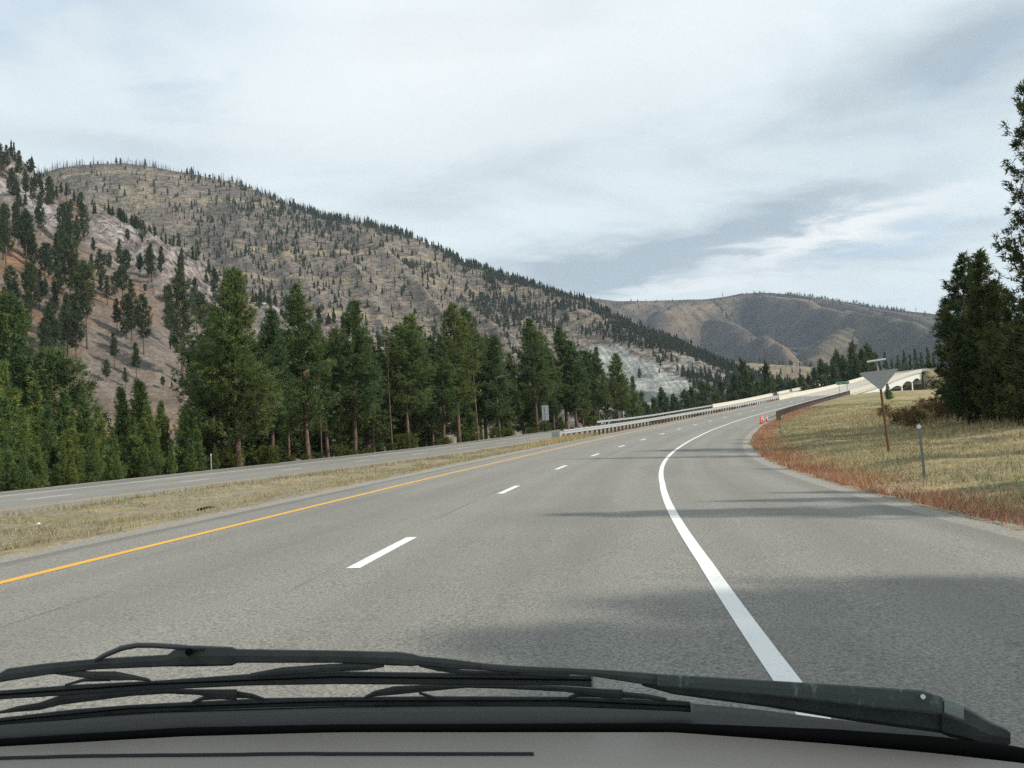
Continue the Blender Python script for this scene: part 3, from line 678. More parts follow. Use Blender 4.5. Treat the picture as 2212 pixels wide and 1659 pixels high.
# green river-name sign beside the bridge
pa = Vector(EB.at(203., 9.3, 0)); pa.z = gz(pa.x, pa.y); d = (pa-Vector((0, 0, Z0))).dot(Vector(VF)); k = d/F
pc = at(1823.5, 858, d); print('green', d, pa, pc, gz(pc.x, pc.y)); pc.z = min(gz(pc.x, pc.y), pc.z+.3)
r = thing('bridge_name_sign', 'green guide sign with pale lettering on two posts at the bridge end', 'sign', pc, to_cam(pc)-.05); r.rotation_euler = (0, R_(-1), to_cam(pc))
H_ = at(1823.5, 827.2, d).z-pc.z; hw = 26.5*k/2; hh = 6.6*k/2
MB().prism([(-hw, H_-hh), (hw, H_-hh), (hw, H_+hh), (-hw, H_+hh)], .03).part('sign_panel', M_signgreen, r)
q = MB(); bw = .05
q.box((0, -.017, H_+hh-bw), (2*hw, .006, bw)).box((0, -.017, H_-hh+bw), (2*hw, .006, bw)).box((-hw+bw, -.0185, H_), (bw, .006, 2*hh)).box((hw-bw, -.0185, H_), (bw, .006, 2*hh)); q.part('border', M_signwhite, r)
cu = bpy.data.curves.new('lettering', 'FONT'); cu.body = 'CLARK FORK'; cu.size = hh*1.28; cu.align_x = 'CENTER'; cu.align_y = 'CENTER'; cu.extrude = .004; cu.space_character = 1.06
to = bpy.data.objects.new('lettering', cu); C.objects.link(to); dg = bpy.context.evaluated_depsgraph_get(); tm = bpy.data.meshes.new_from_object(to.evaluated_get(dg)); bpy.data.objects.remove(to)
tm.materials.clear(); tm.materials.append(M_signwhite); to = link('lettering', tm, r, (0, -.022, H_)); to.rotation_euler = (R_(90), 0, 0)
for xx in (-hw*.62, hw*.62): MB().box((xx, .05, (H_-.2)/2-.1), (.10, .08, H_+.7)).part('post', M_alu, r)
# small delineator by the far lanes, and a paper scrap in the median
p = meet(457, 1018, 'ground', 30, 120)
if p is not None:
    r = thing('delineator_post', 'thin pale marker post at the far pavement edge, left of the tallest roadside pine', 'marker post', p, to_cam(p))
    MB().box((0, 0, .62), (.07, .025, 1.3)).part('post', M_alu, r); MB().box((0, -.016, 1.18), (.08, .006, .09)).part('reflector', M_refl, r)
p = meet(83, 1137, 'ground', 8, 60)
if p is not None:
    tag(MB().add([(-.05, -.04, 0), (.05, -.05, .02), (.06, .03, .03), (-.03, .05, .02), (0, 0, .06)], [(0, 1, 4), (1, 2, 4), (2, 3, 4), (3, 0, 4), (3, 2, 1, 0)]).part('paper_scrap', M_refl, loc=p+Vector((0, 0, .05))), 'crumpled white paper scrap in the median grass at far left', 'litter')
# traffic cones
cone_root = None
for i, (s_, t_, lab) in enumerate(((98.3, 7.45, 'orange cone standing alone, nearest of the three on the right shoulder'), (102., 7.35, 'orange cone with white collar, left of the pair by the guardrail end'), (104.6, 7.6, 'orange cone with white collar, right of the pair by the guardrail end'))):
    p = EB.at(s_, t_, .002); r = thing('traffic_cone', lab, 'traffic cone', p, .3*i, 'traffic cones on the shoulder')
    if i == 0:
        cb = MB().box((0, 0, .02), (.38, .38, .04)).mesh('base', M_black)
        cc = MB().lathe([(.15, .04), (.145, .06), (.03, .90), (.02, .91)], 18).mesh('cone_body', M_orange, True)
        cl = MB().lathe([(.109, .36), (.088, .51), (.084, .51), (.105, .36)], 18).mesh('collar', M_refl); cl2 = MB().lathe([(.075, .60), (.060, .71), (.056, .71), (.071, .60)], 18).mesh('collar', M_refl)
    link('base', cb, r); link('cone_body', cc, r)
    if i: link('collar', cl, r); link('collar', cl2, r)
# a white scrap and a dark strip of tyre on the median
def on_med(s, t): q = EB.at(s, t); return (q[0], q[1], gz(q[0], q[1])+.01)
tyre = MB().tube([(-.45, 0, .03), (-.2, .05, .06), (.1, -.02, .05), (.45, .04, .03)], [.03, .06, .05, .02], 6).part('tyre_scrap', M_black, loc=on_med(14.5, -8.5)); tag(tyre, 'curled black strip of tyre lying on the gravel of the median', 'tyre scrap')

# ------------------------------------------------------------------ conifers
def pine(seed, H, cb, Rmax, tufts, tuft, K, wid, form='cone', trunk_r=None, green=((.030, .055, .018), (.075, .115, .032)), gaps=.25, nb=None):
    g = np.random.default_rng(seed); trunk_r = trunk_r or H*.0135
    lean = g.normal(0, .008, 2)
    def axis(z): return np.stack([lean[0]*z+.12*np.sin(z*.35+seed)*z/H, lean[1]*z+.1*np.sin(z*.3+seed*2)*z/H, z], -1)
    mb = MB(); zs = np.linspace(-.6, H*.985, 11); mb.tube([axis(z) for z in zs], [max(.012, trunk_r*(1-.93*max(z, 0)/H)*(1.25 if z < 0 else 1)) for z in zs], 7)
    nb = nb or int(H*13); cen = []; dirs = []
    lump = g.random(24)
    for i in range(nb):
        f = (i+g.random())/nb; z = H*(cb+(1-cb)*f**.9); rel = (z/H-cb)/(1-cb)
        if form == 'young': R0 = Rmax*(1-rel)**1.0*min(1, .6+rel*5)*(.75+.5*g.random())
        elif form == 'cone': R0 = Rmax*(1-rel)**.72*min(1, .55+rel*4)
        elif form == 'spire': R0 = Rmax*(1-rel)**.95*min(1, .6+rel*5)
        else: R0 = Rmax*(math.sin(math.pi*min(1, .22+.76*rel))**.7)
        a = g.random()*2*math.pi; k = int(((a/6.283)*4+rel*6)) % 24
        if lump[k] < gaps and g.random() < .75: R0 *= .45
        L = R0*(.62+.45*g.random())+.12
        up = .75-.62*(1-rel)+g.normal(0, .16) if form != 'spire' else .1-.6*(1-rel)+g.normal(0, .08)
        d = np.array([math.cos(a), math.sin(a), up*.55]); b0 = axis(z); sag = (.10+.22*g.random())*L
        q = np.linspace(0, 1, 4)[:, None]; bp = b0+d*L*q+np.array([0, 0, 1])*(sag*(q**2.2)*1.1-sag*.45*np.sin(math.pi*q))
        if L > .5: mb.tube(bp, [max(.008, L*.014), L*.010, L*.007, .004], 3, False)
        n = max(2, int(tufts*L/Rmax*(.6+.8*g.random())))
        u = .22+.80*g.random(n)**.8; P = b0+d*L*u[:, None]; P[:, 2] += sag*(u**2.2)*1.1-sag*.45*np.sin(math.pi*u)
        side = np.array([-math.sin(a), math.cos(a), 0.]); P += side*((g.random(n)-.5)*L*.62*u)[:, None]+np.array([0, 0, 1.])*((g.random(n)-.40)*(tuft*.8+.28*L))[:, None]
        cen.append(P); dirs.append(np.tile(d/np.linalg.norm(d), (n, 1))+side*((g.random(n)-.5)*1.)[:, None])
    tipn = 10; tz = H*(1-.10*g.random(tipn)); cen.append(axis(tz)); dirs.append(np.tile([0, 0, 1.], (tipn, 1)))
    P = np.concatenate(cen); D = np.concatenate(dirs); n = len(P)
    Dk = D[:, None]*.75+g.normal(0, .62, (n, K, 3))+np.array([0, 0, .28]); Dk /= np.linalg.norm(Dk, axis=2, keepdims=True)
    ln = tuft*(.55+.75*g.random((n, K, 1))); root = P[:, None]+g.normal(0, tuft*.22, (n, K, 3))
    sd_ = np.cross(Dk, g.normal(0, 1, (n, K, 3))); sd_ /= np.linalg.norm(sd_, axis=2, keepdims=True)+1e-9
    w = wid*(.6+.8*g.random((n, K, 1)))
    V = np.stack([root-sd_*w*.5, root+sd_*w*.5, root+Dk*ln], 2).reshape(-1, 3)
    cmixr = np.clip(g.random((n, 1))*.75+.25*g.random((n, K)), 0, 1)[..., None]
    col = np.array(green[0])*(1-cmixr)+np.array(green[1])*cmixr
    warm = (g.random((n, 1)) < .05)[..., None]; col = np.where(warm, col*np.array([1.9, 1.25, .9]), col)
    col = np.repeat(col.reshape(-1, 3), 3, 0)
    crown = mesh_np('crown', V, [np.arange(len(V)).reshape(-1, 3)], M_needle, col=col)
    return mb.mesh('trunk', M_bark, True), crown, H
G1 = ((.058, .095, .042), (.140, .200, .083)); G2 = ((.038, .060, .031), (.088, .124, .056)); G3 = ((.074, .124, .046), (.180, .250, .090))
ROADP = [pine(10+i, 16, (.24, .19, .30, .22)[i % 4], (3.1, 2.8, 3.0, 2.6)[i % 4], 21, .36, 10, .08, ('cone', 'cone', 'round', 'cone')[i % 4], green=G1, gaps=.3) for i in range(6)]
BIGP = pine(3, 15.5, .14, 3.9, 30, .38, 12, .08, 'cone', .26, green=G1, gaps=.30, nb=230)
YOUNG = [pine(30+i, 8, .02, 2.1, 20, .30, 10, .07, 'young', green=G3, gaps=.3, nb=170) for i in range(4)]
HILLP = [pine(50+i, 17, (.28, .40, .2, .12, .34)[i % 5], (2.9, 2.6, 3.1, 3.0, 2.3)[i % 5], 9, .72, 8, .20, 'round' if i % 2 else 'cone', green=G2, gaps=.3, nb=105) for i in range(6)]
BELTP = [pine(70+i, 14, .08, 2.8, 9, .72, 8, .20, 'cone', green=G2, gaps=.15, nb=90) for i in range(4)]
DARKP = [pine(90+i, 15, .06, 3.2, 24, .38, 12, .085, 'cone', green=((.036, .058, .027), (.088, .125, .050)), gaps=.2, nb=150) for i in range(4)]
TALLP = pine(97, 20, .08, 3.9, 27, .36, 12, .08, 'cone', .24, green=((.030, .048, .026), (.072, .100, .046)), gaps=.35, nb=115)
SNAG = [pine(110+i, 12, .3, 1.0, 1, .25, 2, .03, 'spire', .10, green=((.09, .07, .05), (.16, .12, .08)), gaps=.3, nb=22) for i in range(2)]
n_tree = 0
def tree(proto, p, H, label, group, name='pine_tree', rz=None, wide=1.):
    global n_tree; n_tree += 1
    tr, cr, h0 = proto; k = H/h0
    r = thing(name, label, 'tree', p, random.random()*6.28 if rz is None else rz, group); r.scale = (k*wide, k*wide, k); r.rotation_euler = (R_(random.uniform(-1.3, 1.3)), R_(random.uniform(-1.3, 1.3)), r.rotation_euler[2])
    link('trunk', tr, r); link('crown', cr, r); return r
# roadside stand beyond the westbound lanes: (x of the stem, y of its top, metres beyond the pavement, shape, label)
def stand_at(px, ty, beyond, guess=0):
    """stands on the ground `beyond` metres outside the westbound pavement, where the sight line at px crosses it"""
    a = ray(foot(px, ty, 1000-.06*(px-500)), 1000); az = math.atan2(a[0], a[1]); s = WB.S[40:360]; P = WB.at(s, -6.6-beyond, 0.); A = np.arctan2(P[:, 0], P[:, 1])
    i = int(np.abs(A-az).argmin()); x, y = P[i, :2]; z = gz(x, y); d = np.array([x, y, z-Z0]); dep = d@VF
    # height so that the top meets the sight line at ty
    q = ray(px, ty); q = q*(math.hypot(x, y)/math.hypot(q[0], q[1])); return Vector((x, y, z)), q[2]+Z0-z
row = [(497, 583, 1.2, 'B', 'tallest roadside pine, its bare reddish trunk at the pavement edge left of the stand'),
       (574, 671, 3.5, 0, 'narrow-topped pine just right of the tallest roadside pine'), (655, 615, 2.2, 1, 'tall pine with a thin bent top, second peak of the roadside stand'),
       (612, 720, 6, 2, None), (700, 705, 5, 3, None), (757, 651, 3.0, 4, 'pointed pine in the middle of the stand, third of its peaks'), (727, 712, 9, 0, None), (800, 745, 6, 1, None),
       (535, 742, 8, 1, None), (445, 700, 9, 2, None), (830, 770, 11, 3, None), (870, 707, 3.0, 2, 'round-shouldered pine right of the stand centre'), (888, 684, 8, 4, None), (923, 732, 6, 1, None), (950, 742, 2.5, 3, None),
       (980, 659, 2.6, 0, 'steep spire-topped pine, right-hand peak of the roadside stand'), (1007, 668, 7, 5, None), (1040, 735, 10, 2, None), (1071, 727, 2.6, 1, 'cone-shaped pine standing left of the two-panel sign'), (1098, 765, 6, 3, None),
       (1148, 690, 3, 4, 'tall dark pine right above the grey two-panel sign'), (1170, 720, 7, 0, None), (1213, 706, 4, 1, None), (1239, 738, 2.5, 5, None), (1262, 760, 7, 2, None), (1287, 752, 3, 3, None), (1328, 765, 3.5, 0, 'last tall pine at the right end of the roadside stand'), (1308, 800, 8, 1, None), (1342, 815, 5, 2, None), (1190, 770, 2, 3, None), (1255, 815, 2, 1, None)]
for px, ty, be, k, lab in row:
    p, H = stand_at(px, ty, be); pr = BIGP if k == 'B' else ROADP[k]
    tree(pr, p, H, lab or 'green pine filling the roadside stand between its taller peaks', 'pines of the roadside stand', wide=1.0 if k == 'B' else .95+.5*random.random())
for i in range(20):                                   # second rank, deeper in the stand
    px = 440+i*45+random.uniform(-15, 15); p, H = stand_at(px, 775+random.uniform(-45, 70)+max(0, (px-900))*.06, random.uniform(4, 16)); tree(ROADP[i % 6], p, H, 'dark pine in the second rank behind the roadside stand', 'pines of the second rank', wide=1.2+.4*random.random())
# lower young trees on the bank at far left
yl = [(11, 640, 30), (60, 730, 24), (118, 762, 22), (178, 867, 7), (216, 880, 5), (255, 842, 11), (307, 828, 9), (329, 868, 4), (353, 870, 6), (386, 893, 4), (405, 890, 8), (425, 905, 3), (150, 905, 5), (100, 880, 9), (40, 890, 6), (5, 860, 10), (70, 835, 14), (-20, 800, 14), (-30, 900, 6), (130, 850, 16), (235, 925, 2.5), (285, 905, 4), (190, 930, 2.5), (20, 950, 2.5), (85, 945, 2.5), (140, 955, 2.2), (340, 930, 2.2), (400, 950, 2.2), (30, 790, 12), (365, 960, 1.6), (60, 985, 1.6), (165, 990, 1.5), (260, 975, 1.5), (310, 970, 1.5), (445, 900, 5), (455, 960, 2.)]
for i, (px, ty, be) in enumerate(yl):
    p, H = stand_at(px, ty, be)
    lab = {0: 'tall dark pine at the left edge of the picture above the younger trees', 2: 'broad round pine rising over the young trees at the far left', 5: 'young pine with a forked top against the bare slope', 6: 'slim young pine whose tip stands highest against the bare slope'}.get(i)
    tree(YOUNG[i % 4] if H < 13 else ROADP[i % 6], p, H, lab or 'young green pine crowded on the bank at the far left', 'young pines on the left bank', wide=(.82 if i % 3 else 1.05) if H < 13 else 1.15)
for i in range(12):                                   # young growth under the stand
    px = 540+i*68+random.uniform(-14, 14); p, H = stand_at(px, 900, random.uniform(3, 12)); tree(YOUNG[i % 4], p, random.uniform(2.5, 6.5), 'young pine growing in the shade under the roadside stand', 'young pines under the stand', wide=1.35)
# shrubs at the foot of the stand
shr = pine(150, 1.6, .0, 1.15, 10, .22, 12, .05, 'round', .03, green=((.05, .08, .02), (.13, .17, .05)), gaps=.2, nb=45)
for i in range(24):
    px = 430+i*38+random.uniform(-19, 19); s_ = 0; p, H = stand_at(px, 900, .9+random.random()*1.6)
    tree(shr, p, .5+1.3*random.random()**2, 'low green bush at the foot of the roadside trees', 'bushes along the far lanes', 'bush', wide=1.2)

# trees on the bare slope: (top x, top y, base x, base y)
Zc = lambda x, y: (.2741*x, 291+.2741*y)
hl = [(50, 560, 50, 1060), (213, 600, 208, 1030), (318, 470, 318, 800), (345, 850, 352, 1100), (412, 775, 458, 1250), (520, 525, 520, 720), (600, 700, 603, 960), (572, 280, 575, 470), (690, 350, 686, 500), (660, 545, 665, 840),
      (735, 810, 740, 960), (850, 925, 858, 1080), (945, 830, 950, 1080), (1090, 950, 1102, 1122), (1188, 930, 1195, 1115), (1130, 625, 1135, 705), (1190, 640, 1200, 745), (1075, 640, 1075, 780), (1260, 955, 1262, 1125), (740, 1000, 688, 1690), (1010, 1140, 1040, 1620), (975, 1250, 1000, 1610), (900, 1290, 925, 1575),
      (1120, 1260, 1135, 1735), (530, 1250, 535, 1760), (520, 790, 560, 1480), (1120, 790, 1122, 862), (1420, 935, 1430, 1080), (1375, 1180, 1345, 1690), (1450, 1080, 1440, 1965), (1530, 1130, 1552, 1540), (1590, 1240, 1600, 1700), (200, 1230, 215, 1440), (250, 1010, 250, 1420), (1050, 1640, 1078, 1925), (830, 1770, 838, 1955), (985, 1830, 990, 1990),
      (1280, 1900, 1285, 2012), (1350, 1950, 1352, 2005), (1525, 1620, 1528, 1930), (145, 135, 150, 400), (225, 190, 235, 340), (295, 190, 300, 330), (440, 205, 445, 330), (45, 90, 50, 300), (10, 70, 5, 330), (195, 470, 200, 600), (385, 330, 390, 520), (480, 250, 480, 330), (640, 450, 640, 560), (1690, 1060, 1700, 1400), (1330, 1190, 1310, 1330), (890, 1560, 905, 1830), (430, 1330, 400, 1850), (350, 1500, 355, 1900), (100, 1300, 120, 1700), (30, 1200, 40, 1650), (620, 480, 625, 590), (820, 480, 850, 530), (1140, 1170, 1145, 1250)]
def slope_tree(tx, ty, bx, by, i, grp, lab=None, fn=near_h, l0=200, l1=800, protos=HILLP, wmul=1.):
    p = meet(bx, by, fn, l0, l1)
    if p is None: return
    dep = (p-Vector((0, 0, Z0))).dot(Vector(VF)); H = max(3., (by-ty)*dep/F*1.0)
    tree(protos[i % len(protos)], p-Vector((0, 0, .3)), H, lab or grp[0], grp[1], wide=wmul*(min(1.5, 17/H)**.4))
slab = {13: 'small pine standing alone below the grey rock face, left of a similar one', 14: 'small pine below the grey rock face, right of a similar one', 19: 'tall pine with a dark trunk and an orange soil patch at its foot', 29: 'tall thin pine with a long bare trunk near the foot of the bare slope',
        37: 'very small bushy pine low on the bare slope', 40: 'pointed dark pine on the skyline at upper left'}
for i, q in enumerate(hl):
    (tx, ty), (bx, by) = Zc(q[0], q[1]), Zc(q[2], q[3])
    slope_tree(tx, ty, bx, by, i, ('scattered pine on the bare reddish slope at left', 'pines scattered on the bare slope'), slab.get(i))
small_ones = []
for i in range(110):
    # denser at the upper left and along the spur
    if i < 66: bx = random.uniform(0, 170); by = random.uniform(420, 760)
    else: bx = random.uniform(150, 640); by = 0
    az = azr(ray(bx, 700))[0]; ridge = float(interp_tab(NEAR, az, 2)); r0 = float(interp_tab(NEAR, az, 3))
    f = random.random()**.8 if i < 66 else random.uniform(.45, 1.0)
    rr = r0+(ridge-r0)*(.12+.87*f); hx, hy = rr*math.sin(R_(az)), rr*math.cos(R_(az)); hz = float(near_h(az, rr))
    if i >= 66 and float(rock_mask(az, (rr-r0)/(ridge-r0), hx, hy)) > .5 and random.random() < .6: continue
    Hh = random.uniform(11, 19) if f < .8 else random.uniform(7, 13)
    if f > .45 and i % 5: small_ones.append((HILLP[i % 6], (hx, hy, hz-.3), Hh)); continue
    tree(HILLP[i % 6], (hx, hy, hz-.3), Hh, 'scattered pine on the bare reddish slope at left' if i >= 66 else 'pine in the thicker growth high at the left edge', 'pines scattered on the bare slope' if i >= 66 else 'pines high at the left edge')
def merge_trees(name, L):
    V = []; Cc = []; T = []; Q = []; n = 0
    for (tr, cr, h0), p, H in L:
        k = H/h0; a = random.random()*6.28; co, si = math.cos(a), math.sin(a); M = np.array([[co, -si, 0], [si, co, 0], [0, 0, 1.]])*k
        for me, c_ in ((cr, None), (tr, (.11, .075, .055))):
            v = np.empty(len(me.vertices)*3, np.float32); me.vertices.foreach_get('co', v); v = v.reshape(-1, 3)@M.T+np.array(p); V.append(v)
            if c_ is None:
                c = np.empty(len(v)*4, np.float32); me.attributes['col'].data.foreach_get('color', c); Cc.append(c.reshape(-1, 4)[:, :3]); T.append(np.arange(len(v)).reshape(-1, 3)+n)
            else: Cc.append(np.tile(c_, (len(v), 1))); Q += [[j+n for j in f.vertices] for f in me.polygons if len(f.vertices) == 4]
            n += len(v)
    me = mesh_np(name, np.concatenate(V), [np.concatenate(T), np.array(Q)], M_needle, col=np.concatenate(Cc)); return tag(link(name, me), kind='stuff')
merge_trees('hillside_forest', small_ones); print('small', len(small_ones))
# belt of trees on the valley floor beyond the rails
for i in range(46):
    px = 1345+i*8.9+random.uniform(-8, 8); az = azr(ray(px, 880))[0]
    ty = np.interp(px, [1345, 1400, 1450, 1500, 1560, 1600, 1660, 1750], [850, 862, 856, 846, 838, 832, 835, 822])+random.uniform(-14, 16)
    dep = random.uniform(300, 430); x, y = dep*math.sin(R_(az)), dep*math.cos(R_(az)); z = gz(x, y)
    q = ray(px, ty); q = q*(dep/math.hypot(q[0], q[1])); H = q[2]+Z0-z
    tree(BELTP[i % 4], (x, y, z), H, 'pine in the dark belt of trees behind the guardrails and below the scree', 'pines of the valley belt', wide=.9)
for px, ty, dep, lab in ((1613, 783, 330, 'narrow dark pine beside the pale hill, left one of two'), (1655, 790, 320, 'dark pine standing clear in front of the pale hill, right one of two'), (1368, 815, 240, 'small lone pine at the foot of the pale scree'), (1598, 812, 340, None), (1628, 806, 350, None)):
    az = azr(ray(px, 880))[0]; x, y = dep*math.sin(R_(az)), dep*math.cos(R_(az)); z = gz(x, y); q = ray(px, ty); q = q*(dep/math.hypot(q[0], q[1]))
    tree(BELTP[0] if dep > 300 else YOUNG[1], (x, y, z), q[2]+Z0-z, lab or 'pine in the dark belt of trees behind the guardrails and below the scree', 'pines of the valley belt', wide=.8)
# trees beyond the far bridge
fb = [(1740, 815), (1755, 800), (1769, 787), (1783, 792), (1797, 775), (1812, 764), (1826, 778), (1838, 752), (1850, 741), (1862, 760), (1876, 752), (1888, 772), (1900, 778), (1915, 762), (1928, 776), (1942, 768), (1955, 758), (1968, 766), (1980, 755), (1992, 762), (2005, 752), (1805, 790), (1845, 775), (1870, 780), (1725, 822), (1895, 765), (2018, 765), (1935, 785)]
for i, (px, ty) in enumerate(fb):
    dep = 345+max(0, px-1860)*1.0+random.uniform(0, 40); az = azr(ray(px, 800))[0]; x, y = dep*math.sin(R_(az)), dep*math.cos(R_(az)); z = gz(x, y)
    q = ray(px, ty); q = q*(dep/math.hypot(q[0], q[1])); H = q[2]+Z0-z
    pb = z
    if H > 26: pb = q[2]+Z0-22; H = 22
    if H < 5: H = 6
    x_ = thing  # keep names local
    tree(BELTP[i % 4], (x, y, z if H < 22 else z), q[2]+Z0-z if q[2]+Z0-z > 5 else 6, 'tallest dark pine behind the far bridge' if i == 8 else 'dark pine in the row beyond the far bridge', 'pines beyond the bridges', wide=.75)
# dark trees at the right edge
rt = [(2067, 547, 72, 0, 'dark pine with a rounded top, left of the pair at the right edge'), (2113, 541, 66, 1, 'dark pine with a sharp tip, beside the rounded one at the right edge'), (2093, 568, 76, 2, None), (2046, 650, 74, 3, None), (2150, 605, 68, 0, None), (2180, 620, 62, 2, None), (2215, 590, 66, 1, None), (2135, 690, 60, 3, None), (2075, 715, 64, 1, None), (2180, 720, 56, 0, None), (2250, 560, 60, 2, None), (2290, 600, 56, 3, None)]
for px, ty, dep, k, lab in rt:
    az = azr(ray(foot(px, ty, 890), 880))[0]; x, y = dep*math.sin(R_(az)), dep*math.cos(R_(az)); z = gz(x, y); q = ray(px, ty); q = q*(dep/math.hypot(q[0], q[1]))
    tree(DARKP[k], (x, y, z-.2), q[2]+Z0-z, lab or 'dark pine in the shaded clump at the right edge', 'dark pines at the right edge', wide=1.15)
az = azr(ray(foot(2212, 190, 890), 880))[0]; dep = 46; x, y = dep*math.sin(R_(az)), dep*math.cos(R_(az)); z = gz(x, y); q = ray(2212, 190); q = q*(dep/math.hypot(q[0], q[1]))
tt = tree(TALLP, (x, y, z), q[2]+Z0-z, 'very tall open-branched pine cut off by the right edge of the picture', None, wide=.92); tt.rotation_euler = (0, 0, 2.1)
for px, ty, be, lab in ((838, 742, 1.6, 'thin grey dead tree at the front of the roadside stand, left one'), (1022, 700, 2.0, 'thin grey dead tree beside the steep spire-topped pine'), (690, 790, 2.4, 'short grey dead tree near the second peak of the stand')):
    p, H = stand_at(px, ty, be); tree(SNAG[len(lab) % 2], p, H, lab, None, 'dead_tree')
# the trees right of the car whose shadows cross the road
for i, (s_, t_, H) in enumerate(((4.5, 21, 13.2), (7.2, 24, 13.2), (-9.0, 22, 14.8), (-6.4, 25, 16.2), (-13, 23, 15), (-11, 28, 18), (-4.8, 31, 18.6), (-6.6, 21, 12.5), (-9.5, 20, 13.5), (-7.2, 28, 17.4), (-9.3, 26, 16), (-11.4, 21, 15.5), (-5.2, 27, 16.5), (-8.2, 24, 15), (44, 30, 19), (48, 33, 17), (-9, 31, 20), (-17, 24, 16), (54, 36, 20), (40, 27, 14.5), (-15, 30, 19), (9.5, 23, 11.5), (22, 26, 13))):
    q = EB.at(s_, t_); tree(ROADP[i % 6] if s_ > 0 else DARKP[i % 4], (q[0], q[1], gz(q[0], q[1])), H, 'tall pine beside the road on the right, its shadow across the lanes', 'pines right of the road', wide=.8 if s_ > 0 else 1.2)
# brown shrubs near the bridge
M_twig = simple('twigs', (.13, .10, .075), .9, 0, .3, 5)
bsh = [pine(160+i, 3.2, .0, 2.0, 9, .30, 9, .07, 'round', .04, green=(((.10, .085, .045), (.20, .16, .09)), ((.07, .085, .03), (.16, .16, .06)))[i], gaps=.3, nb=60) for i in range(2)]
az = azr(ray(1919, 860))[0]; x, y = 172*math.sin(R_(az)), 172*math.cos(R_(az)); z = gz(x, y); q = ray(1917, 829); q = q*(172/math.hypot(q[0], q[1]))
tree(YOUNG[2], (x, y, z), q[2]+Z0-z, 'small green tree against the white bridge girder, right of the give-way sign', None, wide=1.1)
for i, (px, py, H) in enumerate(((1935, 918, 1.0), (1952, 916, 1.2), (1975, 914, 1.3), (1998, 906, 1.6), (2016, 908, 1.7), (1960, 920, 1.0), (1985, 922, 1.1), (2034, 914, 1.5), (2062, 908, 1.3), (2092, 905, 1.6), (2132, 908, 1.2), (2165, 912, 1.7), (2200, 905, 1.4), (1905, 900, .9), (1918, 902, 1.2))):
    p = verge(px, py)
    if p is None: continue
    tree(bsh[(i > 9) or i in (14, 15)] if True else None, p-Vector((0, 0, .1)), H, 'brown leafless shrub between the grass bank and the bridge' if i < 9 else 'tangled shrub in front of the dark trees on the right', 'shrubs below the bridge' if i < 9 else 'shrubs before the dark trees', 'shrub')
print('trees', n_tree)

# ------------------------------------------------------------------ forest on the mountains, too many to count
def far_forest(name, fn, tab, n, azr_, hmin, hmax, dens, seed, dead=False, nf=9, pr=(.14, 1.01)):
    g = np.random.default_rng(seed); M_ = n*6; az = g.uniform(*azr_, M_); P = np.sqrt(g.uniform(pr[0]**2, pr[1]**2, M_)); r0 = interp_tab(tab, az, 3); Rr = interp_tab(tab, az, 2); r = r0+(Rr-r0)*P
    x = r*np.sin(np.radians(az)); y = r*np.cos(np.radians(az)); k = g.random(n*6) < dens(az, P, x, y); idx = np.nonzero(k)[0][:n]
    az, P, r, x, y = az[idx], P[idx], r[idx], x[idx], y[idx]; m = len(az); z = fn(az, r); H = g.uniform(hmin, hmax, m)*(.7+.3*g.random(m))
    base = np.stack([x, y, z], -1); V = []; col = []
    gc = g.random((m, 1)); green = np.array([.030, .046, .026])*(1-gc)+np.array([.072, .088, .050])*gc
    if dead: green = np.array([.10, .09, .08])*(1-gc)+np.array([.20, .18, .16])*gc
    ex = g.uniform(.25, .9, m); wd_ = g.uniform(.7, 1.5, m)
    for j in range(nf):                              # ragged sprays stacked up the stem
        f = (j+.5)/nf; rad = H*(.21 if not dead else .035)*(1-f)**ex*(.45+1.0*g.random(m))*wd_; a = g.uniform(0, 6.28, m); zc = H*(.12+.86*f)
        c = base+np.stack([0*H, 0*H, zc], -1); d = np.stack([np.cos(a), np.sin(a), 0*a], -1); e = np.stack([-np.sin(a), np.cos(a), 0*a], -1)
        hh = H*.17*(.7+.6*g.random(m))
        up = np.stack([0*a, 0*a, hh], -1)
        V.append(np.stack([c-d*rad[:, None]-up*.35, c+d*rad[:, None]*(.6+.6*g.random((m, 1)))-up*.5, c+up+e*.1*rad[:, None]], 1)); col.append(np.repeat(green[:, None]*(.8+.4*g.random((m, 1, 1))), 3, 1))
        V.append(np.stack([c-e*rad[:, None]-up*.5, c+e*rad[:, None]*(.6+.6*g.random((m, 1)))-up*.35, c+up], 1)); col.append(np.repeat(green[:, None]*(.8+.4*g.random((m, 1, 1))), 3, 1))
    w = H*(.012 if not dead else .020); st = np.array([.07, .055, .045]) if not dead else np.array([.11, .10, .095])
    for dx in ((1, 0), (0, 1)):
        o = np.stack([w*dx[0], w*dx[1], 0*w], -1); V.append(np.stack([base-o, base+o, base+np.stack([0*w, 0*w, H*(.98)], -1)], 1)); col.append(np.tile(st, (m, 3, 1)))
    V = np.concatenate(V).reshape(-1, 3); col = np.concatenate(col).reshape(-1, 3)
    me = mesh_np(name, V, [np.arange(len(V)).reshape(-1, 3)], M_needle, col=col)
    tag(link(name, me), kind='stuff'); return m
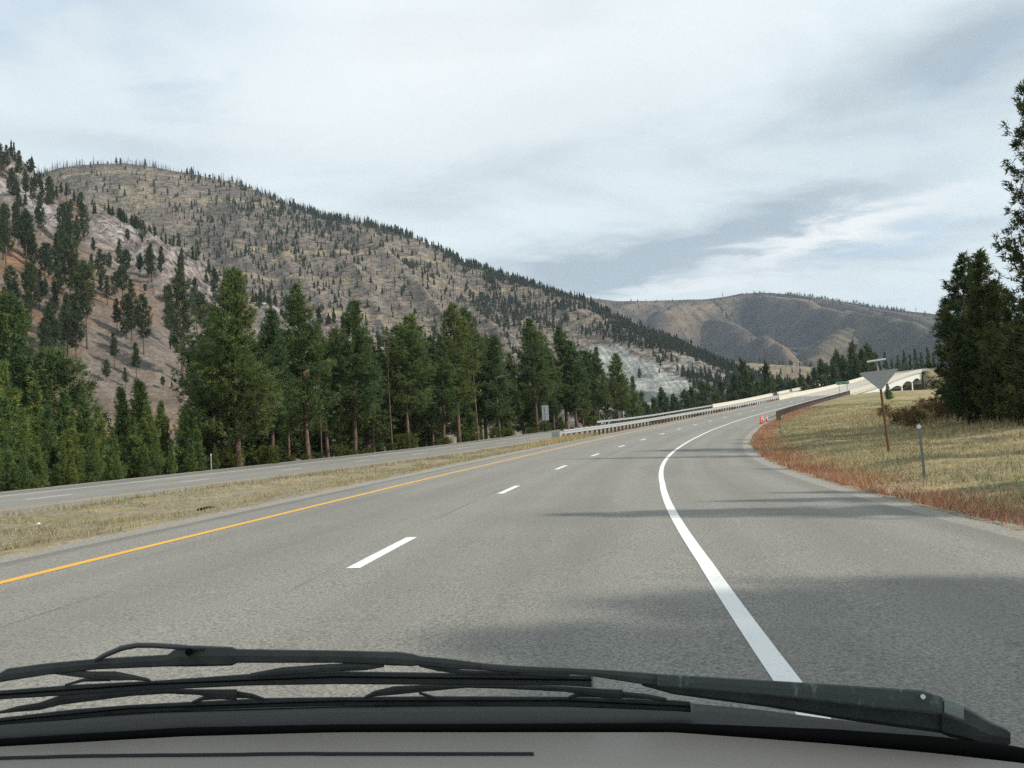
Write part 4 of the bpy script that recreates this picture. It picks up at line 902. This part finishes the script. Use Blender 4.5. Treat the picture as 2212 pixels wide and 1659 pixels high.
def d_big(az, P, x, y):
    n = fbm(x, y, 70, 4); d = .035+.40*sst(.52, .68, n)*(.25+.5*sst(-12, 0, az))
    d = d+.06*(1-sst(-12, -6, az))+.30*sst(-4, 6, az)*sst(.62, .95, P)*sst(.38, .55, n)+.25*sst(.93, 1., P)*sst(-19, -10, az)+.10*sst(4, 10, az)*sst(.40, .55, n)
    r = np.hypot(x, y); tn = (big_h(az, r)-Z0)/r
    sl = sst(4.4, 5.2, az)*(1-sst(10.6, 11.6, az))*(1-sst(.000, .004, tn-(.104-.0105*np.clip(az-6.4, 0, 9))))
    return np.clip(d, 0, 1)*(1-.985*sl)*(.35+.65*sst(-24, -14, az))
print(far_forest('mountain_forest', big_h, BIG, 6000, (-30, 19), 6, 13.5, d_big, 1))
print(far_forest('burnt_snags', big_h, BIG, 6000, (-29, 12), 6, 13, lambda az, P, x, y: (1-sst(4.4, 5.2, az)*(P < .8))*np.clip(.25+.9*sst(.97, 1., P)*(1-sst(-14, -8, az))+.6*sst(.5, .6, fbm(x+70, y, 60, 3)), 0, 1), 2, True, 4))
far_forest('ridge_forest', big_h, BIG, 420, (-20, 17), 8, 16, lambda az, P, x, y: np.clip(.1+.9*sst(-19, -6, az), 0, 1)*sst(.35, .6, fbm(x, y, 38, 2)), 5, pr=(.975, 1.004))
far_forest('spur_forest', near_h, NEAR, 130, (-29, -2), 6, 12, lambda az, P, x, y: .6+0*az, 15, pr=(.93, 1.01))
far_forest('ridge_snags', big_h, BIG, 520, (-28, -8), 8, 18, lambda az, P, x, y: sst(.28, .5, fbm(x, y, 30, 2)), 6, True, 6, pr=(.98, 1.005))
far_forest('foothill_forest', big_h, BIG, 330, (7, 19), 9, 15, lambda az, P, x, y: np.clip((1-sst(.10, .28, P))+sst(13.5, 15.5, az)*.4, 0, 1)*.5*sst(9, 12, az), 8)
far_forest('far_forest', far_h, FARM, 5000, (3, 30), 10, 20, lambda az, P, x, y: np.clip(.02+.6*sst(.52, .58, fbm(x, y, 420, 5))*(.4+.6*sst(10, 22, az))*(P < .97)+.5*(P > .985)*sst(.52, .6, fbm(x, y, 210, 3))+.4*(1-sst(.1, .3, P)), 0, 1), 3, False, 5)
far_forest('hill_forest', tan_h, TAN, 260, (12, 26), 8, 15, lambda az, P, x, y: np.clip((P > .95)*.5*sst(.45, .6, fbm(x, y, 50, 3))+sst(15, 20, az)*.25+.5*(1-sst(.1, .4, P)), 0, 1), 4, False, 6)

# ------------------------------------------------------------------ grasses
def blades(name, x, y, z, h, w, col, seed, lean=.45):
    g = np.random.default_rng(seed); n = len(x); a = g.uniform(0, 6.28, n); b = g.uniform(0, 6.28, n); base = np.stack([x, y, z-.02], -1)
    e = np.stack([np.cos(a), np.sin(a), 0*a], -1)*w[:, None]*.5; tip = base+np.stack([np.cos(b)*lean*h*g.random(n), np.sin(b)*lean*h*g.random(n), h], -1)
    V = np.stack([base-e, base+e, tip], 1).reshape(-1, 3)
    me = mesh_np(name, V, [np.arange(len(V)).reshape(-1, 3)], M_blade, col=np.repeat(col, 3, 0)); return tag(link(name, me), kind='stuff')
def pick(g, cols, n, wts):
    c = np.array(cols)[g.choice(len(cols), n, p=np.array(wts)/sum(wts))]; return c*(.75+.5*g.random((n, 1)))
STRAW, STRAW2, OLIVE, RUST, ORNG, GREEN = (.44, .37, .22), (.32, .265, .16), (.24, .235, .12), (.36, .165, .11), (.46, .28, .165), (.16, .18, .08)
g = np.random.default_rng(21)
# right verge
n = 150000; s = -6+160*g.random(n)**1.7; t = 8.15+np.where(g.random(n) < .5, g.exponential(3., n), g.uniform(0, 30, n)); P = EB.at(s, t); x, y = P[:, 0], P[:, 1]; z = ground_z(x, y); r = np.hypot(x, y)
cl = fbm(x, y, 2.2, 3); cl2 = fbm(x+40, y+9, 5, 3); keep = (g.random(n) < .25+1.1*sst(.35, .6, cl)) & (r > 6)
x, y, z, r, t, s, cl, cl2 = (q[keep] for q in (x, y, z, r, t, s, cl, cl2)); n = len(x)
c = pick(g, [STRAW, STRAW2, OLIVE, GREEN], n, [5, 2, 2.2, .9]); red = (g.random(n) < (1-sst(8.9, 10.9, t+1.6*(cl2-.5)))*sst(.30, .46, cl2)*.97)
c = np.where(red[:, None], pick(g, [RUST, ORNG, STRAW, (.29, .10, .075)], n, [5, 4, 1, 1.2]), c); grn = (g.random(n) < sst(.52, .62, cl2)*.6) & ~red; c = np.where(grn[:, None], pick(g, [OLIVE, GREEN, STRAW], n, [4, 2, 1]), c)
h = (.07+.14*g.random(n))*(1+1.3*sst(13, 24, t)*sst(.4, .6, cl2))*(.6+.7*cl)+.10*g.random(n)*red
blades('verge_grass', x, y, z, h, .010+.00055*r, c, 1, 1.1)
# tall dry grass further right
n = 110000; s = -4+110*g.random(n)**1.1; t = g.uniform(13, 46, n); P = EB.at(s, t); x, y = P[:, 0], P[:, 1]; cl = fbm(x, y, 3, 3); k = g.random(n) < sst(.36, .55, cl)*(.2+.8*sst(13, 24, t))
x, y, t = x[k], y[k], t[k]; n = len(x); z = ground_z(x, y); r = np.hypot(x, y)
blades('tall_dry_grass', x, y, z, (.15+.85*g.random(n))*(.25+.75*sst(14, 26, t)), .014+.0006*r, pick(g, [STRAW, STRAW2, (.24, .18, .10), OLIVE], n, [3, 3, 2, 1.5]), 2, .35)
# median
n = 120000; s = -8+150*g.random(n)**1.6; f = g.random(n); A = EB.at(s, -5.5); wseg, u = WB.near(A[:, 0], A[:, 1]); Bp = WB.at(wseg, 5.5); P = A*(1-f[:, None])+Bp*f[:, None]; x, y = P[:, 0], P[:, 1]
cl = fbm(x, y, 1.1, 3); cl2 = fbm(x+11, y+3, 3.5, 3); k = (g.random(n) < .95*sst(.50, .62, cl)+.03+.5*sst(.8, 1., f)*sst(.35, .5, cl2)); x, y, s, f, cl2 = x[k], y[k], s[k], f[k], cl2[k]; n = len(x); z = ground_z(x, y); r = np.hypot(x, y)
c = pick(g, [STRAW, STRAW2, OLIVE, (.30, .28, .13)], n, [5, 2, 1.8, 2]); gr = (g.random(n) < .7*sst(.5, .62, cl2)); c = np.where(gr[:, None], pick(g, [OLIVE, GREEN, (.30, .17, .10)], n, [3, 2.4, 2]), c)
blades('median_grass', x, y, z, (.05+.13*g.random(n))*(1+.7*sst(.75, 1, f)), .009+.00042*r, c, 3, 1.0)
# dry tuft round the guardrail nose and along its posts
n = 7000; s = 59+3*g.normal(0, 1.2, n)+g.exponential(4, n)*.6; t = -6.3+g.normal(0, .45, n); P = EB.at(s, t); x, y = P[:, 0], P[:, 1]; z = ground_z(x, y)
blades('rail_grass', x, y, z, .25+.35*g.random(n), np.full(n, .03), pick(g, [STRAW, (.50, .40, .22), STRAW2], n, [3, 2, 1]), 4)

# ------------------------------------------------------------------ the car we sit in
car = thing('car', 'grey dashboard and black wipers of the car the picture is taken from', 'car', at(1106, 2050, .62))
CL = np.array(car.location)
def cpt(px, py, d): return np.array(at(px, py, d))-CL
def interp_edge(E, x): return np.interp(x, [e[0] for e in E], [e[1] for e in E])
M_dash = simple('dashboard_plastic', (.205, .195, .182), .55, 0, .05, 4., .05, .35)
def dash_fn(t, b):
    p = objc(t); n = t.noise(p, 5, 4, .55); f = t.noise(p, 260, 3, .6)
    t.put(b, 'Base Color', t.mix(n, (.235, .212, .185), (.272, .246, .216))); t.put(b, 'Roughness', .5); bump(t, b, f, .25, .0006)
M_dash = mat('dashboard_plastic', dash_fn)
M_cowl = simple('cowl_plastic', (.018, .021, .023), .7, 0, .3, 14, 0., .2)
def wiper_fn(t, b):
    p = objc(t); n = t.noise(p, 30, 4, .65)
    t.put(b, 'Base Color', t.mix(t.step(n, .3, .75), (.028, .033, .034), (.055, .063, .062))); t.put(b, 'Roughness', .5); t.put(b, 'Specular IOR Level', .5)
M_wip = mat('wiper_paint', wiper_fn)
def worn_fn(t, b):
    p = objc(t); n = t.noise(t.map(p, (1, 1, .35)), 90, 4, .7)
    t.put(b, 'Base Color', t.mix(t.step(n, .54, .70), (.065, .078, .076), (.17, .20, .195))); t.put(b, 'Roughness', .45)
M_worn = mat('worn_wiper_paint', worn_fn)
M_rub = simple('wiper_rubber', (.045, .052, .05), .6, 0, .2, 20)
M_pale = simple('pale_plastic', (.22, .25, .24), .5, 0, .1, 40)
XS = np.linspace(-900, 3100, 81)
SEAL_T = [(-900, 1690), (0, 1598), (395, 1574), (728, 1567), (1455, 1564), (1797, 1578), (2037, 1595), (2212, 1618), (3100, 1760)]
SEAL_B = [(-900, 1704), (0, 1613), (395, 1591), (728, 1582), (1455, 1582), (1797, 1607), (2037, 1629), (2212, 1649), (3100, 1790)]
COWL_T = [(-900, 1640), (0, 1561), (329, 1538), (728, 1526), (1200, 1521), (1500, 1520), (1626, 1531), (1832, 1558), (1934, 1566), (2037, 1582), (2140, 1600), (2212, 1622), (3100, 1770)]
def rows(name, R, m, par=car, smooth=True):
    V = np.array([[p for p in r_] for r_ in R]); ni, nj = V.shape[:2]
    me = mesh_np(name, V.reshape(-1, 3), [grid_faces(ni, nj)], m, smooth=smooth); return link(name, me, par)
# dashboard top: nearly level, from the seal back towards us, then its rolled front
far = [cpt(x, interp_edge(SEAL_B, x), .80) for x in XS]
mid = [p+np.array([0, -.10, 0]) for p in far]; mid2 = [p+np.array([0, -.30, .002]) for p in far]; nr = [p+np.array([0, -.42, -.02]) for p in far]; nr2 = [p+np.array([0, -.44, -.20]) for p in far]
fd = [p+np.array([0, .01, -.12]) for p in far]
rows('dashboard', [fd, far, mid, mid2, nr, nr2], M_dash)
# shallow groove along the dash and a defroster slot
gr_e = [(0, 1640), (220, 1634), (700, 1629), (1140, 1629)]
def on_dash(x, py):
    base = cpt(x, interp_edge(SEAL_B, x), .80)
    for dy in np.linspace(0, .3, 400):
        q = base+np.array([0, -dy, .0005])+CL-np.array([0, 0, Z0])
        if 829.5-F*(q@VU)/(q@VF) >= py: break
    return q+np.array([0, 0, Z0])-CL
MB().tube([on_dash(x, interp_edge(gr_e, x)) for x in np.linspace(-200, 1150, 40)], .0019, 6).part('defroster_seam', M_cowl, car)
mb = MB(); mb.tube([cpt(x, (interp_edge(SEAL_T, x)+interp_edge(SEAL_B, x))/2, .83) for x in XS], [(interp_edge(SEAL_B, x)-interp_edge(SEAL_T, x)+4)*.83/F/2 for x in XS], 10); mb.part('windshield_seal', M_black, car, True)
c0 = [cpt(x, interp_edge(SEAL_T, x)+14, .85) for x in XS]; c1 = [cpt(x, interp_edge(SEAL_T, x)*.45+interp_edge(COWL_T, x)*.55, .93)+np.array([0, 0, .002]) for x in XS]; c2 = [cpt(x, interp_edge(COWL_T, x), 1.02) for x in XS]; c3 = [p+np.array([0, .02, -.10]) for p in c2]
rows('cowl', [c0, c1, c2, c3], M_cowl)
MB().tube([cpt(x, interp_edge(COWL_T, x)-1, 1.0) for x in np.linspace(-300, 1480, 40)], .0016, 5).part('cowl_trim', M_rub, car)
# outlines: (x, top, bottom)
def bar(E, d0, m, name, par, thick=.35, xs=None, dcurve=0.):
    """solid bar whose silhouette follows E; rounded section, real depth"""
    if name == 'yoke': E = [(x, (a+b)/2-(b-a)*.66, (a+b)/2+(b-a)*.66) for x, a, b in E]
    xs = xs if xs is not None else np.concatenate([np.linspace(E[i][0], E[i+1][0], 4)[:-1] for i in range(len(E)-1)]+[[E[-1][0]]])
    tp = np.interp(xs, [e[0] for e in E], [e[1] for e in E]); bt = np.interp(xs, [e[0] for e in E], [e[2] for e in E]); V = []
    for x, a, b in zip(xs, tp, bt):
        d = d0; c = (a+b)/2; hgt = (b-a)/2; dd = max(.003, hgt*2*d/F*thick)
        for (u, v) in ((-.95, -.35), (-.95, .35), (-.8, .8), (-.0, 1), (.8, .8), (1, .35), (1, -.35), (.8, -.8), (0, -1), (-.8, -.8)):
            V.append(cpt(x, c+u*hgt, d+v*dd/2))
    k = 10; n = len(xs); mb = MB(); mb.add(V, [(i*k+j, i*k+(j+1) % k, (i+1)*k+(j+1) % k, (i+1)*k+j) for i in range(n-1) for j in range(k)]+[tuple(range(k))[::-1], tuple((n-1)*k+j for j in range(k))])
    o = mb.part(name, m, par, False)
    return o
up = bar([(-260, 1490, 1512), (-60, 1462, 1484), (0, 1453, 1474), (16, 1443, 1471), (99, 1432, 1458), (210, 1422, 1446), (362, 1413, 1440), (380, 1400, 1440), (420, 1393, 1440), (500, 1396, 1438), (513, 1401, 1432), (728, 1404, 1432), (859, 1407, 1438), (890, 1411, 1439), (909, 1417, 1437), (960, 1421, 1444), (1043, 1432, 1448), (1122, 1438, 1455)], .86, M_wip, 'wiper', car, .5)
bar([(1040, 1433, 1447), (1122, 1438, 1453), (1267, 1444, 1459), (1386, 1451, 1478), (1455, 1458, 1486)], .85, M_wip, 'wiper_rod', up, .6)
bar([(1386, 1456, 1481), (1455, 1458, 1500), (1661, 1471, 1528), (1849, 1484, 1559), (1968, 1497, 1575), (2037, 1510, 1584)], .862, M_wip, 'wiper_arm', up, .5)
bar([(1420, 1455, 1482), (1661, 1469, 1502), (1797, 1477, 1517), (1900, 1484, 1530), (1990, 1490, 1538), (2036, 1505, 1543)], .838, M_worn, 'arm_cover', up, .16)
bar([(2034, 1506, 1585), (2052, 1509, 1592), (2090, 1528, 1600), (2140, 1558, 1618), (2172, 1572, 1614), (2183, 1582, 1606)], .86, M_wip, 'arm_head', up, .55)
bar([(2040, 1507, 1540), (2060, 1512, 1548), (2082, 1524, 1556)], .838, M_pale, 'head_cap', up, .2)
MB().tube([cpt(x, y, .855) for x, y in ((205, 1427), (225, 1416), (263, 1400), (296, 1394), (330, 1394), (380, 1397), (440, 1402))], [.0016, .0024, .0026, .0025, .0025, .0025, .002], 8).part('hook', M_wip, up, True)
MB().tube([cpt(408, 1409, .853), cpt(408, 1409, .847)], .0034, 16).part('hole_disc', M_black, up)  # black disc standing in for the dark inside of a hole in the wiper
MB().tube([cpt(1994, 1505, .838), cpt(1994, 1505, .828)], .0022, 12).part('screw', M_steel, up)
for x0, t_, b_2 in ((1010, 1441, 1452),): pass
bar([(-300, 1525, 1548), (0, 1491, 1511), (164, 1478, 1501), (329, 1470, 1491), (540, 1455, 1481), (728, 1449, 1478), (991, 1453, 1480), (1221, 1458, 1481), (1281, 1458, 1485)], .87, M_rub, 'wiper_blade', up, .4)
bar([(-300, 1534, 1538), (0, 1499, 1503), (329, 1476, 1480), (728, 1460, 1464), (1278, 1467, 1471)], .862, M_black, 'blade_groove', up, .3)
bar([(72, 1448, 1456), (120, 1444, 1455), (200, 1452, 1465), (250, 1452, 1468), (290, 1459, 1468), (318, 1465, 1471), (326, 1469, 1472)], .862, M_wip, 'yoke', up, .5)
bar([(140, 1478, 1482), (180, 1466, 1472), (240, 1462, 1470)], .866, M_wip, 'yoke', up, .5)
bar([(540, 1455, 1462), (610, 1443, 1456), (690, 1437, 1450), (790, 1432, 1446), (830, 1434, 1440)], .862, M_wip, 'yoke', up, .5)
bar([(905, 1425, 1438), (945, 1437, 1448), (1000, 1448, 1456), (1120, 1452, 1458), (1230, 1456, 1464)], .864, M_wip, 'yoke', up, .5)
MB().box(cpt(1280, 1471, .862), (.002, .004, .012)).part('end_clip', M_pale, up)
lo = bar([(-300, 1600, 1618), (0, 1550, 1566), (151, 1532, 1555), (280, 1522, 1541), (572, 1507, 1528), (728, 1505, 1525), (938, 1503, 1525), (1221, 1504, 1527), (1455, 1511, 1536), (1496, 1515, 1539)], .90, M_wip, 'wiper', car, .4)
bar([(-300, 1604, 1608), (0, 1557, 1560), (280, 1529, 1532), (728, 1513, 1516), (1221, 1512, 1515), (1494, 1525, 1528)], .893, M_black, 'blade_groove', lo, .3)
bar([(-200, 1570, 1578), (0, 1536, 1541), (40, 1526, 1536), (85, 1519, 1532), (132, 1503, 1520), (280, 1490, 1502), (362, 1488, 1497), (430, 1490, 1500), (474, 1491, 1508), (512, 1491, 1510)], .892, M_wip, 'yoke', lo, .4)
bar([(415, 1515, 1520), (440, 1504, 1512), (512, 1494, 1506), (545, 1499, 1508), (572, 1508, 1513)], .894, M_wip, 'yoke', lo, .4)
bar([(787, 1504, 1509), (810, 1493, 1503), (850, 1484, 1499), (910, 1481, 1493), (1007, 1479, 1485), (1090, 1480, 1487), (1221, 1483, 1493), (1306, 1490, 1506), (1345, 1491, 1507)], .892, M_wip, 'yoke', lo, .4)
bar([(905, 1494, 1499), (938, 1504, 1510)], .894, M_wip, 'yoke', lo, .4)
bar([(1228, 1504, 1509), (1250, 1495, 1504), (1345, 1495, 1506), (1400, 1500, 1509), (1440, 1508, 1515)], .894, M_wip, 'yoke', lo, .4)
MB().box(cpt(1494, 1527, .893), (.002, .004, .010)).part('end_clip', M_pale, lo)

# ------------------------------------------------------------------ air
hz = MB().box((600, 1800, 300), (9000, 7600, 840)).part('haze', M_alu); hz.data.materials.clear()
mh = bpy.data.materials.new('haze_air'); mh.use_nodes = True; t = NT(mh.node_tree); vo = t.n('ShaderNodeVolumePrincipled'); o = t.n('ShaderNodeOutputMaterial'); t.t.links.new(vo.outputs[0], o.inputs['Volume'])
vo.inputs['Color'].default_value = (.66, .82, 1, 1); vo.inputs['Density'].default_value = .00007; vo.inputs['Anisotropy'].default_value = .2
hz.data.materials.append(mh); tag(hz, kind='stuff')
